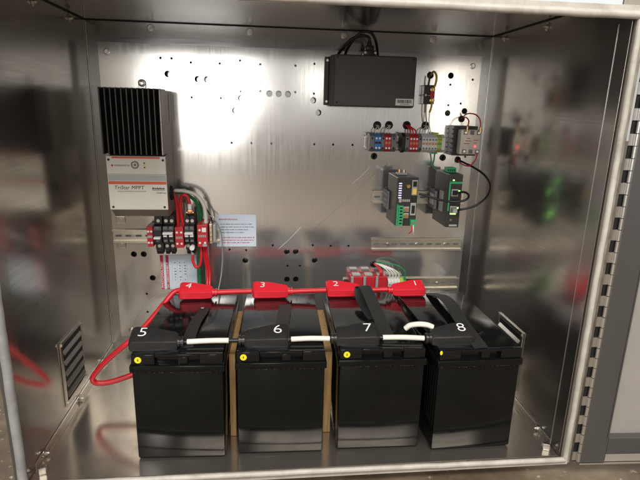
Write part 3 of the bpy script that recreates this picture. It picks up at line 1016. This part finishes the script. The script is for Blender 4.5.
wire('white_wire', [(.843, -.046, .657), (.8430, -.046, .635), (.8490, -.050, .605)], .0013, 'white_wire', 'thin white wire from the yellow lug wire to the white terminals')

# ------------------------------------------------------------------ right-hand terminal blocks
TZ0, TZ1, TYF = .5575, .6035, -.068


def tblock(name, x0, x1, m, label, cat='terminal block', yf=TYF, z0=TZ0, z1=TZ1, cols=1, dots='ink_white', mid=None, group=None, rows=(.010, .034)):
    t = thing(name, label, cat, ((x0 + x1) / 2, YB, z0), group=group)
    off = Vector(((x0 + x1) / 2, YB, z0))
    zm = (z0 + z1) / 2
    part('body', prism([(YB, z0 + .004), (YB, z1 - .004), (yf + .014, z1), (yf, z1 - .008), (yf, z0 + .008), (yf + .014, z0)], 0, x0, x1, .0006), m, t, off)
    w = (x1 - x0) / cols
    for c in range(cols):
        xm = x0 + (c + .5) * w
        for dz in rows:
            if dots:
                part('terminal', cyl(bmesh.new(), (xm, yf + .001, z0 + dz), (xm, yf - .0006, z0 + dz), min(.0026, w * .34), n=10), dots, t, off)
        if mid:
            part('marking', B((xm - w * .36, yf - .0006, zm - .0028), (xm + w * .36, yf + .0004, zm + .0028)), mid, t, off)
        if c:
            part('joint', B((xm - w / 2 - .0002, yf - .0004, z0 + .009), (xm - w / 2 + .0002, yf + .0004, z1 - .009)), 'dark', t, off)
    return t


tblock('end_stop', .687, .6995, 'grey_block', 'grey end stop left of the blue terminal block', 'end stop', z1=.6045, dots='dark')
tblock('blue_terminal_block', .7002, .7165, 'blue_block', 'blue terminal block between grey end stops', cols=2, mid='dark')
tblock('end_stop', .7172, .7255, 'grey_block', 'grey end stop between the blue and the narrower red terminal block', 'end stop', dots='dark')
tblock('red_terminal_block', .7262, .7415, 'red_block', 'narrow red terminal block right of the blue one', cols=2, mid='orange_block')
tblock('end_stop', .7422, .7560, 'grey_block', 'grey end stop right of the narrow red block before the bare rail', 'end stop', dots='dark')
tblock('end_stop', .7700, .7785, 'dark', 'black end plate after the bare stretch of rail', 'end stop', dots=None, z1=.606, z0=.556, yf=-.070)
tblock('end_stop', .7790, .7895, 'grey_block', 'grey end stop left of the wide red terminal block', 'end stop', dots='dark', z1=.6045)
tblock('red_terminal_block', .7902, .8125, 'red_block', 'wide red terminal block with three pairs of screws', cols=3, mid='orange_block')
tblock('end_stop', .8132, .8225, 'grey_block', 'grey end stop between the wide red block and the white terminals', 'end stop', dots='dark')
for k in range(5):
    tblock('white_terminal_block', .8230 + k * .0080, .8307 + k * .0080, 'white_block', 'slim white terminal block with orange marker in the row of five', cols=1, dots='ink_grey',
           mid='orange_block', group='white terminal blocks in a row', rows=(.011, .033))
eb = tblock('earth_terminal_block', .8632, .8740, 'yg_block', 'yellow and green earth terminal block at the end of the white row', cols=2, dots='green_block', mid='green_block')
part('green_foot', B((.856, -.052, TZ0 - .004), (.870, YB, TZ0 - .0005), .0006), 'green_block', eb, Vector((.8686, YB, TZ0)))
part('green_foot', B((.856, -.052, TZ1 + .0005), (.870, YB, TZ1 + .004), .0006), 'yg_block', eb, Vector((.8686, YB, TZ0)))
tblock('end_stop', .8746, .8830, 'white_block', 'pale end plate closing the terminal row beside the relay', 'end stop', dots=None)
# wires from the grommets into the blocks
for gx, gz, ends, m, nm in ((.713, .622, (.7045, .7125), 'white_wire', 'blue terminal block'), (.744, .623, (.7300, .7380), 'white_wire', 'narrow red terminal block'),
                            (.791, .624, (.7945, .8015, .8085), 'red_wire', 'wide red terminal block'), (.841, .624, (.827, .835, .843), 'white_wire', 'white terminal row')):
    for k, e in enumerate(ends):
        wire('thin_wire', [(gx + (k - 1) * .003, PY + .002, gz), (gx + (k - .5) * .003, -.036, gz - .002), (e, -.048, .612), (e, -.050, .600)], .0015 if m != 'red_wire' else .0019, m,
             'thin %s wire from the grommet into the %s' % ('red' if m == 'red_wire' else 'white', nm), group='wires into the ' + nm)
wire('green_wire', [(.866, -.045, .556), (.8675, -.038, .540), (.868, -.034, .520), (.873, -.075, .512), (.884, -.10, .518)], .0018, 'green_wire', 'thin green wire from the earth block down to the slim network device')

# ------------------------------------------------------------------ relay on heat sink
rl = thing('relay', 'beige solid state relay with red light on a black heat sink by the cabinet wall', 'relay', (.938, PY, .552))
RO = Vector((.938, PY, .552))
part('heat_sink', B((.9060, -.060, .551), (.9700, PY - .0005, .626), .001), 'black', rl, RO)
for k in range(6):
    part('fin', B((.9035, -.056, .556 + k * .012), (.9058, -.030, .559 + k * .012)), 'black', rl, RO)
part('body', B((.9165, -.086, .5565), (.9690, -.0603, .6185), .003, 3), 'relay', rl, RO, True)
for z0_ in (.559, .606):
    for k in range(3):
        xx = .9225 + k * .0172
        bm = bmesh.new()
        box(bm, (xx, -.0866, z0_), (xx + .0105, -.0855, z0_ + .010), .0003)
        tm = part('terminal_recess', bm, 'ink_grey', rl, RO)
        if k != 1:
            part('screw', cyl(bmesh.new(), (xx + .005, -.0864, z0_ + .005), (xx + .005, -.0885, z0_ + .005), .0033, n=12), 'bolt', rl, RO, True)
part('indicator_light', cyl(bmesh.new(), (.9555, -.0855, .577), (.9555, -.0872, .577), .0028, n=14), 'led_red', rl, RO)
bm = bmesh.new()
for k in range(3):
    box(bm, (.926 + k * .003, -.0864, .583 + k * .0065), (.941 + (k % 2) * .003, -.0858, .5848 + k * .0065))
box(bm, (.950, -.0864, .592), (.962, -.0858, .5935))
box(bm, (.952, -.0864, .585), (.960, -.0858, .5865))
part('printed_line', bm, 'ink_red', rl, RO)
for P, lb in (([(.937, PY + .002, .643), (.939, -.045, .648), (.935, -.080, .640), (.9300, -.088, .624), (.9290, -.090, .614)], 'short red wire from the grommet to the inner top relay terminal'),
              ([(.9375, PY + .002, .645), (.942, -.050, .657), (.952, -.080, .655), (.961, -.090, .640), (.9635, -.090, .614)], 'red wire arching over to the outer top relay terminal'),
              ([(.937, PY + .002, .537), (.940, -.050, .528), (.950, -.078, .527), (.960, -.088, .545), (.961, -.090, .562)], 'thin red wire looping under the relay from the grommet')):
    wire('red_wire', P, .0017, 'red_wire', lb)
for x in (.9292, .9634):
    t = obj('crimp_lug', T([(x, -.0895, .612), (x, -.0895, .626)], .0028), 'brass', smooth=True)
    tag(t, 'brass crimp lug on the %s top terminal of the relay' % ('inner' if x < .94 else 'outer'), 'lug')

# ------------------------------------------------------------------ network devices
r1 = thing('network_gateway', 'wide black network gateway with green terminal strip and antenna stub', 'network device', (.768, YB, .385))
O1 = Vector((.768, YB, .385))
a0, a1, yf, yb, z0, z1 = .743, .795, -.152, -.055, .385, .505
part('body', B((a0, yf, z0), (a1, yb, z1), .002), 'device', r1, O1)
part('rail_clip', B((a0 - .006, -.085, .412), (a0 - .0003, YB, .460), .0015), 'ink_grey', r1, O1)
for k in range(3):
    part('clip_ridge', B((a0 - .0075, -.082, .420 + k * .013), (a0 - .0062, -.045, .427 + k * .013), .0005), 'grey_block', r1, O1)
part('rail_clip', B((a0 + .006, yb + .0003, .412), (a1 - .006, YB, .460), .0015), 'black', r1, O1)
part('antenna_bracket', B((.752, -.110, z1 + .0003), (.778, -.092, z1 + .006), .001), 'label_silver', r1, O1)
part('antenna_jack', cyl(bmesh.new(), (.759, -.101, z1 + .006), (.759, -.101, z1 + .014), .004, n=12), 'brass', r1, O1)
part('antenna_jack', cyl(bmesh.new(), (.771, -.101, z1 + .006), (.771, -.101, z1 + .012), .004, n=12), 'bolt', r1, O1)
for k in range(7):
    part('status_light', B((a0 + .004, yf - .0006, .489 - k * .0058), (a0 + .0115, yf + .0004, .4915 - k * .0058)), 'led_violet', r1, O1)
ff = yf - .0006


def front(name, x0, x1, z0, z1, m, d=.001, par=r1, off=O1, yf=yf, bev=0.0):
    return part(name, B((x0, yf - d, z0), (x1, yf + .0005, z1), bev), m, par, off)


p_ = front('network_port', .779, .7925, .462, .499, 'port', .003, bev=.0005)
part('socket', B((.7812, yf - .0034, .483), (.7905, yf - .0028, .496)), 'dark', p_, O1)
part('socket', B((.7812, yf - .0034, .465), (.7905, yf - .0028, .478)), 'amber', p_, O1)
part('round_jack', cyl(bmesh.new(), (.7695, yf, .484), (.7695, yf - .006, .484), .0045, n=14), 'brass', r1, O1, True)
part('round_jack', cyl(bmesh.new(), (.7690, yf, .427), (.7690, yf - .006, .427), .0045, n=14), 'brass', r1, O1, True)
part('round_jack', cyl(bmesh.new(), (.7690, yf, .411), (.7690, yf - .006, .411), .0045, n=14), 'brass', r1, O1, True)
for z in (.427, .411):
    front('jack_frame', .7625, .7755, z - .0065, z + .0065, 'label_silver', .0006)
front('network_port', .7800, .7915, .446, .458, 'black', .003)
p_ = front('serial_port', .7785, .7925, .412, .443, 'label_silver', .003, bev=.0008)
part('socket', B((.7815, yf - .0036, .417), (.7895, yf - .0028, .437), .0008), 'dark', p_, O1)
gt = front('green_terminal_strip', .7475, .7590, .388, .437, 'green_block', .012, bev=.0008)
front('green_terminal_strip', .7445, .7468, .386, .440, 'green_block', .010)
for k in range(6):
    part('terminal', B((.7500, yf - .0126, .392 + k * .0076), (.7565, yf - .0118, .396 + k * .0076)), 'dark', gt, O1)
g2 = front('green_plug', .7790, .7935, .387, .402, 'green_block', .012, bev=.0008)
for k in range(3):
    part('terminal', cyl(bmesh.new(), (.7815 + k * .0047, yf - .0115, .396), (.7815 + k * .0047, yf - .0126, .396), .0014, n=8), 'red_block', g2, O1)
front('printed_mark', .749, .756, .444, .453, 'label_silver', .0005)
for k in range(4):
    front('printed_mark', .7580 + k * .005, .7615 + k * .005, .4455, .4515, 'label_silver', .0004)
wire('thin_wire', [(.7815, yf - .012, .390), (.782, yf - .014, .376), (.777, yf - .006, .366)], .0013, 'red_wire', 'thin red wire hanging from the green plug of the gateway')
wire('thin_wire', [(.7862, yf - .012, .390), (.787, yf - .014, .374), (.790, yf - .005, .362)], .0013, 'white_wire', 'thin white wire hanging from the green plug of the gateway')

r2 = thing('network_switch', 'slim black network switch with green plug on top and lit green port lights', 'network device', (.886, YB, .383))
O2 = Vector((.886, YB, .383))
b0, b1, y2, z0, z1 = .869, .903, -.160, .383, .515
part('body', B((b0, y2, z0), (b1, -.055, z1), .002), 'device', r2, O2)
part('rail_clip', B((b0 - .007, -.085, .414), (b0 - .0003, YB, .462), .0015), 'ink_grey', r2, O2)
part('clip_ridge', B((b0 - .0085, -.080, .424), (b0 - .0072, -.048, .452), .0005), 'label_silver', r2, O2)
part('rail_clip', B((b0 + .004, -.0547, .414), (b1 - .004, YB, .462), .0015), 'black', r2, O2)
part('side_label', B((b0 - .0006, -.128, .416), (b0 + .0003, -.100, .468)), 'label_silver', r2, O2)
pg_ = part('green_plug', B((.874, -.125, z1 + .0003), (.897, -.103, z1 + .012), .001), 'green_block', r2, O2)
for k in range(4):
    part('terminal', B((.8755 + k * .0054, -.1255, z1 + .003), (.8785 + k * .0054, -.1249, z1 + .008)), 'dark', pg_, O2)
def f2(name, x0, x1, z0, z1, m, d=.001, bev=0.0):
    return front(name, x0, x1, z0, z1, m, d, r2, O2, y2, bev)


f2('teal_stripe', .8700, .8735, .424, .497, 'green_block', .0006)
f2('teal_stripe', .8740, .9020, .492, .497, 'green_block', .0006)
for k, z in enumerate((.470, .449, .428)):
    q = f2('network_port', .8765, .8930, z - .0085, z + .0085, 'port' if k != 1 else 'black', .0025, .0005)
    part('socket', B((.8785, y2 - .0030, z - .006), (.8910, y2 - .0024, z + .006)), 'dark', q, O2)
    part('port_light', B((.8945, y2 - .0012, z + .002), (.8975, y2 + .0003, z + .006)), 'led_green' if k != 1 else 'dark', r2, O2)
f2('status_light', .8780, .8815, .4995, .5020, 'led_green', .0012)
f2('status_light', .8780, .8920, .4165, .4185, 'led_green', .0012)
f2('printed_mark', .8780, .8980, .3860, .3905, 'label_silver', .0005)
f2('printed_mark', .8785, .8835, .400, .404, 'ink_grey', .0005)

wire('network_cable', [(.7990, -.150, .4645), (.812, -.158, .4630), (.840, -.178, .4560), (.870, -.200, .4550), (.897, -.202, .4600), (.9075, -.192, .4690), (.9030, -.178, .4745), (.888, -.165, .471)], .0027, 'black_cable', 'black network cable looping from the gateway across to the slim switch', 'cable')
pw = thing('network_cable', 'black network cable arching out from the slim switch toward the right wall', 'cable', (.885, -.165, .428))
PW = Vector((.885, -.165, .428))
part('sheath', T([(.885, -.166, .428), (.905, -.180, .434), (.935, -.180, .444), (.965, -.165, .462), (.982, -.140, .485), (.980, -.110, .506), (.965, -.078, .521), (.951, -.045, .530), (.944, -.028, .534), (.942, -.015, .535)], .0027), 'black_cable', pw, PW, True)
part('plug', B((.8795, -.176, .4225), (.8900, -.1625, .4335), .001), 'label_silver', pw, PW)

# ------------------------------------------------------------------ low fuse blocks behind the red covers
for k in range(3):
    xk = .654 + k * .034
    t = thing('fuse_block', ['red fuse block with grey strap, farthest from the low white terminals', 'red fuse block with grey strap between two others like it', 'red fuse block with grey strap touching the low white terminals'][k], 'fuse block', (xk + .015, YB, .193), group='fuse blocks behind the red covers')
    O = Vector((xk + .015, YB, .193))
    part('body', B((xk, -.064, .172), (xk + .0335, YB, .222), .001), 'red_block', t, O)
    part('grey_strap', B((xk + .001, -.067, .171), (xk + .008, -.0643, .224), .0006), 'label_silver', t, O)
    part('white_marker', B((xk + .010, -.0650, .176), (xk + .032, -.0641, .186), .0003), 'ink_white', t, O)
    part('top_clip', B((xk + .006, -.058, .2223), (xk + .028, -.040, .228), .001), 'label_silver', t, O)
for k in range(4):
    tblock('white_terminal_block', .7580 + k * .0085, .7660 + k * .0085, 'white_block', 'slim white terminal low on the rail behind the batteries', cols=1, dots='ink_grey', z0=.166, z1=.216,
           group='low white terminals')
tblock('earth_terminal_block', .7922, .8005, 'yg_block', 'yellow earth terminal low on the rail behind the batteries', dots=None, z0=.166, z1=.216)
tblock('earth_terminal_block', .8012, .8090, 'green_block', 'green earth terminal low on the rail behind the batteries', dots=None, z0=.166, z1=.214)
for k in range(3):
    x1_ = .735 + k * .003
    wire('thin_wire', [(.722 + k * .002, PY + .002, .247), (.727 + k * .002, -.045, .247), (x1_, -.062, .235), (x1_, -.060, .220)], .0019, 'red_wire', 'thin red wire from the low grommet into a fuse block', group='low red feeds')
for k in range(4):
    x1_ = .762 + k * .0085
    wire('thin_wire', [(.727, PY + .002, .249), (.735 + k * .003, -.045, .250), (.750 + k * .008, -.058, .243 - k * .001), (x1_, -.060, .228), (x1_, -.058, .212)], .0017, 'white_wire', 'thin white wire from the low grommet to a low white terminal', group='low white feeds')
wire('green_wire', [(.726, PY + .002, .253), (.745, -.045, .256), (.780, -.055, .252), (.804, -.060, .236), (.8055, -.058, .211)], .0018, 'green_wire', 'thin green wire arching over the low white terminals')

# ------------------------------------------------------------------ batteries
BW, BD, BZ, BT = .173, .317, .198, .2196
E_ = .004


def battery_meshes():
    me = {}
    bm = B((E_, E_, 0.001), (BW - E_, BD - E_, BZ - .012), .003, 2)
    me['case'] = (bm, 'case')
    bm = bmesh.new()
    box(bm, (0.0005, 0.0005, BZ - .0135), (BW - .0005, BD - .0005, BZ), .0018, 2)
    me['flange'] = (bm, 'case')
    bm = bmesh.new()
    # lid with a handle trough along its front and back
    zt = BT
    box(bm, (E_, .012, BZ - .0005), (BW - E_, BD - .012, zt), .0022, 2)
    box(bm, (E_, E_, BZ + .0002), (.046, .0135, zt - .0006), .0012)
    box(bm, (BW - .046, E_, BZ + .0002), (BW - E_, .0135, zt - .0006), .0012)
    box(bm, (.0465, E_ + .0005, zt - .0062), (BW - .0465, .0133, zt - .0008), .001)
    box(bm, (.088, E_ + .001, BZ + .0003), (.105, .0130, zt - .0064), .0008)
    box(bm, (E_, BD - .0135, BZ + .0002), (BW - E_, BD - E_, zt - .0006), .0012)
    me['lid'] = (bm, 'lid')
    return me


bxs = [(.1781, -.4829, -.038), (.3681, -.4829, -.0242), (.5627, -.4829, -.018), (.7525, -.4985, .018)]
num = ['5', '6', '7', '8']
blabels = ['black battery whose front cover is marked 5, beside the louvred vent wall',
           'black battery whose front cover is marked 6, wooden spacers on both its sides',
           'black battery whose front cover is marked 7, with its carrying strap looped up',
           'black battery whose front cover is marked 8, beside the right cabinet wall']
base = None
bat = []
straps = [
    ([(.100, .030, BT + .001), (.098, .08, BT + .003), (.099, .13, BT + .006), (.103, .18, BT + .004), (.104, .22, BT + .001)], .024),
    ([(.090, .030, BT + .001), (.089, .09, BT + .004), (.092, .15, BT + .007), (.095, .19, BT + .005), (.095, .23, BT + .001)], .028),
    ([(.106, .026, BT + .001), (.104, .08, BT + .004), (.098, .15, BT + .020), (.089, .215, BT + .040), (.083, .243, BT + .0395), (.079, .245, BT + .028), (.081, .22, BT + .012), (.090, .17, BT + .003), (.096, .14, BT + .0012)], .027),
    ([(.087, .009, BT + .0009), (.087, .020, BT + .002), (.087, .06, BT + .006), (.085, .12, BT + .016), (.092, .18, BT + .020), (.094, .24, BT + .016), (.090, .285, BT + .004), (.088, .30, BT + .001)], .028)]
for i, (x, y, a) in enumerate(bxs):
    t = thing('battery', blabels[i], 'battery', (x, y, 0.0022), a, 'batteries standing in a row')
    if base is None:
        base = {k: obj(k, bm, m, t, True) for k, (bm, m) in battery_meshes().items()}
        yb_ = cyl(bmesh.new(), (0, 0, 0), (0, -.0006, 0), .0062, n=20)
        base['sticker'] = obj('yellow_sticker', yb_, 'yellow', t)
        base['sticker'].location = (.0165, E_ - .0002, .2088)
        sd = obj('sticker_mark', B((-.0008, -.0009, -.002), (.0008, -.0005, .002)), 'ink', base['sticker'])
        base['tick'] = sd
        bm = bmesh.new()
        random.seed(5)
        xx = .006
        while xx < BW - .006:
            if random.random() < .8:
                r_ = bmesh.ops.create_icosphere(bm, subdivisions=1, radius=random.uniform(.0003, .0007))
                bmesh.ops.translate(bm, verts=r_['verts'], vec=(xx, E_ - .0003, BZ - .0142 + random.uniform(-.0008, .0004)))
            xx += random.uniform(.0016, .004)
        base['seam'] = obj('weld_flash', bm, 'label_silver', t)
    else:
        for k, o in base.items():
            if k == 'tick':
                continue
            c = share(o, t)
            if k == 'sticker' and i == 3:      # mostly wrapped round the corner under its cover
                c.location = (.0060, E_ - .0002, .2150)
                c.scale = (.42, 1, .7)
            elif k == 'sticker':
                share(base['tick'], c)
    P, wdt = straps[i]
    obj('carrying_strap', ribbon(P, [(wdt, 0, .002)] * len(P)), 'strap', t, True)
    bat.append(t)
tagb = obj('strap_tag', B((.0, .0, 0), (.006, .006, .0006)), 'label_silver', bat[0])
tagb.location = (.098, .205, BT + .006)
# side ribs of the case visible between 7 and 8
for k in range(5):
    obj('case_rib', B((E_ - .0012, .012 + k * .012, .05), (E_ + .0006, .017 + k * .012, .165), .0005), 'case', bat[3])

# wooden spacers
for (x0, x1, xs, lb) in ((.3535, .3655, .007, 'thin wooden spacer board between the batteries marked 5 and 6'), (.5445, .5600, .006, 'thicker wooden spacer board between the batteries marked 6 and 7')):
    bm = bmesh.new()
    r_ = box(bm, (x0, -.420, .0006), (x1, -.20, .186), .0008)
    for v in bm.verts:
        v.co.x += xs * (v.co.y + .42) / .22
    tag(obj('wooden_spacer', bm, 'wood'), lb, 'spacer')


# ------------------------------------------------------------------ terminal covers
def cover(x_neck, x_wide, yfr, z0, m, label, digit, sc=1.0, group=None, red=False):
    """boot lofted from the cable neck (s=0) to the wide rounded end (s=1)"""
    t = thing('terminal_cover', label, 'terminal cover', ((x_neck + x_wide) / 2, yfr + .02, z0), group=group)
    off = Vector(((x_neck + x_wide) / 2, yfr + .02, z0))
    st = [(0.0, .003, .024, .003, .0185), (.06, .001, .028, .001, .020), (.30, 0, .034, 0, .0205), (.55, 0, .040, 0, .021), (.90, 0, .043, 0, .021), (.97, .002, .040, .001, .020), (1.0, .006, .038, .003, .018)]
    bm = bmesh.new()
    rows = []
    for s, yo, yd, zo, hf in st:
        x = x_neck + (x_wide - x_neck) * s
        ya, yb2 = yfr + yo, yfr + yo + yd * sc
        za = z0 + zo
        zf = z0 + hf * sc
        zt = z0 + hf * sc + yd * .30 * sc
        c = .0022
        rows.append([bm.verts.new(v) for v in ((x, ya + c, za), (x, ya, za + c), (x, ya, zf - c * .7), (x, ya + c, zf + c * .3), (x, yb2 - c * 1.5, zt), (x, yb2, zt - c * 1.5), (x, yb2, za + c), (x, yb2 - c, za))])
    for i in range(len(rows) - 1):
        for k in range(8):
            bm.faces.new((rows[i][k], rows[i][(k + 1) % 8], rows[i + 1][(k + 1) % 8], rows[i + 1][k]))
    bm.faces.new(rows[0][::-1])
    bm.faces.new(rows[-1])
    part('shell', bm, m, t, off, True)
    sg = 1 if x_wide > x_neck else -1
    cb = bmesh.new()
    yc, zc = yfr + .014, z0 + .0125
    cyl(cb, (x_neck + sg * .002, yc, zc), (x_neck - sg * .004, yc, zc), .0100 * sc, n=16)
    cyl(cb, (x_neck - sg * .004, yc, zc), (x_neck - sg * .007, yc, zc), .0078 * sc, n=16)
    cyl(cb, (x_neck - sg * .007, yc, zc), (x_neck - sg * .011, yc, zc), .0104 * sc, n=16)
    part('collar', cb, m, t, off, True)
    # ridge where the two halves snap together
    rd = bmesh.new()
    xs0, xs1 = x_neck + (x_wide - x_neck) * .32, x_neck + (x_wide - x_neck) * .95
    box(rd, (xs0, yfr - .0008, z0 + .0035), (xs1, yfr + .001, z0 + .0052), .0004)
    part('snap_seam', rd, m, t, off)
    xd = x_neck + (x_wide - x_neck) * (.74 if not red else .72)
    ang = math.atan(.30)
    yy = yfr + .024 * sc
    zz_ = z0 + .021 * sc + .024 * .30 * sc + .0010
    text(digit, .034 if not red else .027, 'ink_white', t, Vector((xd, yy, zz_)) - off, (ang, 0, R(random.uniform(-8, 2))), name='number', ax='CENTER', squeeze=1.15, bold=-.0004 if not red else -.0003)
    return t


ZB = BT + .0024
G1, G2 = 'black terminal covers along the front', 'red terminal covers along the back'
for nk, wdx, y, d, lb in ((.262, .174, -.464, '5', 'black terminal cover marked five, pointing its cable neck away from the vent wall'),
                          (.386, .471, -.463, '6', 'black terminal cover marked six, on the battery between the two wooden spacers'),
                          (.562, .647, -.464, '7', 'black terminal cover marked seven, on the battery with the looped strap'),
                          (.748, .835, -.472, '8', 'black terminal cover marked eight, with the short white arching cable at its neck')):
    cover(nk, wdx, y, ZB - .004, 'boot', lb, d, group=G1)
for nk, wdx, y, d, lb in ((.301, .224, -.214, '4', 'red terminal cover marked four, with the heavy cable bowing out of it'),
                          (.479, .395, -.214, '3', 'red terminal cover marked three, behind the black cover marked six'),
                          (.655, .572, -.212, '2', 'red terminal cover marked two, beside the looped battery strap'),
                          (.734, .816, -.214, '1', 'red terminal cover marked one, last in the chain, below the empty rail')):
    cover(nk, wdx, y, ZB, 'red_boot', lb, d, sc=.92, group=G2, red=True)


# jumpers between the black covers (white sleeve, black ends)
def jumper(xa_, xb_, wa, wb_, y0, y1, z, label, r=.0042):
    t = thing('jumper_cable', label, 'cable', ((xa_ + xb_) / 2, (y0 + y1) / 2, z), group='front jumper cables')
    off = Vector(((xa_ + xb_) / 2, (y0 + y1) / 2, z))

    def pt(x):
        u = (x - xa_) / (xb_ - xa_)
        return (x, y0 + (y1 - y0) * u, z + .0012 * math.sin(u * math.pi))
    part('core', T([pt(xa_), pt((xa_ + xb_) / 2), pt(xb_)], r), 'black_cable', t, off, True)
    part('white_sleeve', T([pt(wa), pt(wa * .6 + wb_ * .4), pt(wa * .3 + wb_ * .7), pt(wb_)], r + .0010), 'white_sleeve', t, off, True)


ZJ = ZB - .004 + .0125
jumper(.2735, .3745, .2790, .3560, -.450, -.449, ZJ, 'white sleeved jumper cable spanning the thin wooden spacer between covers five and six')
jumper(.4705, .5505, .4745, .5490, -.449, -.450, ZJ, 'white sleeved jumper cable between cover six and cover seven, over the thicker spacer')
jumper(.6465, .7365, .6540, .7350, -.450, -.458, ZJ, 'white sleeved jumper cable between cover seven and the cover with the arching tail, eight')
t = thing('white_tail_cable', 'short white cable arching over the collar of the cover marked 8', 'cable', (.735, -.44, ZB))
O = Vector((.735, -.44, ZB))
part('white_sleeve', T([(.704, -.432, .240), (.712, -.436, .2485), (.728, -.440, .2525), (.744, -.442, .2515), (.756, -.443, .2470)], .0054), 'white_sleeve', t, O, True)
part('core', T([(.698, -.425, .222), (.700, -.428, .230), (.705, -.433, .2415)], .0044), 'black_cable', t, O, True)

# red jumpers at the back
ZR = ZB + .0125
for a_, b_, lb in ((.312, .3935, 'red jumper cable joining the red covers marked 4 and 3'), (.490, .5705, 'red jumper cable joining the red covers marked 3 and 2'), (.666, .7225, 'red jumper cable joining the red covers marked 2 and 1')):
    wire('red_jumper_cable', [(a_, -.200, ZR), ((a_ + b_) / 2, -.199, ZR + .001), (b_, -.200, ZR + .002)], .0058, 'red_cable', lb, 'cable', 'red jumper cables', 12)
wire('red_battery_cable', [(.228, -.196, .240), (.214, -.205, .2385), (.196, -.222, .221), (.168, -.262, .192), (.140, -.295, .168), (.108, -.302, .142), (.077, -.302, .114), (.055, -.300, .088), (.0465, -.298, .073), (.051, -.295, .062), (.066, -.292, .058), (.092, -.288, .061), (.125, -.280, .069), (.150, -.268, .075)], .0061, 'red_cable', 'heavy red cable bowing out from the cover marked 4 down beside the battery', 'cable', None, 12)
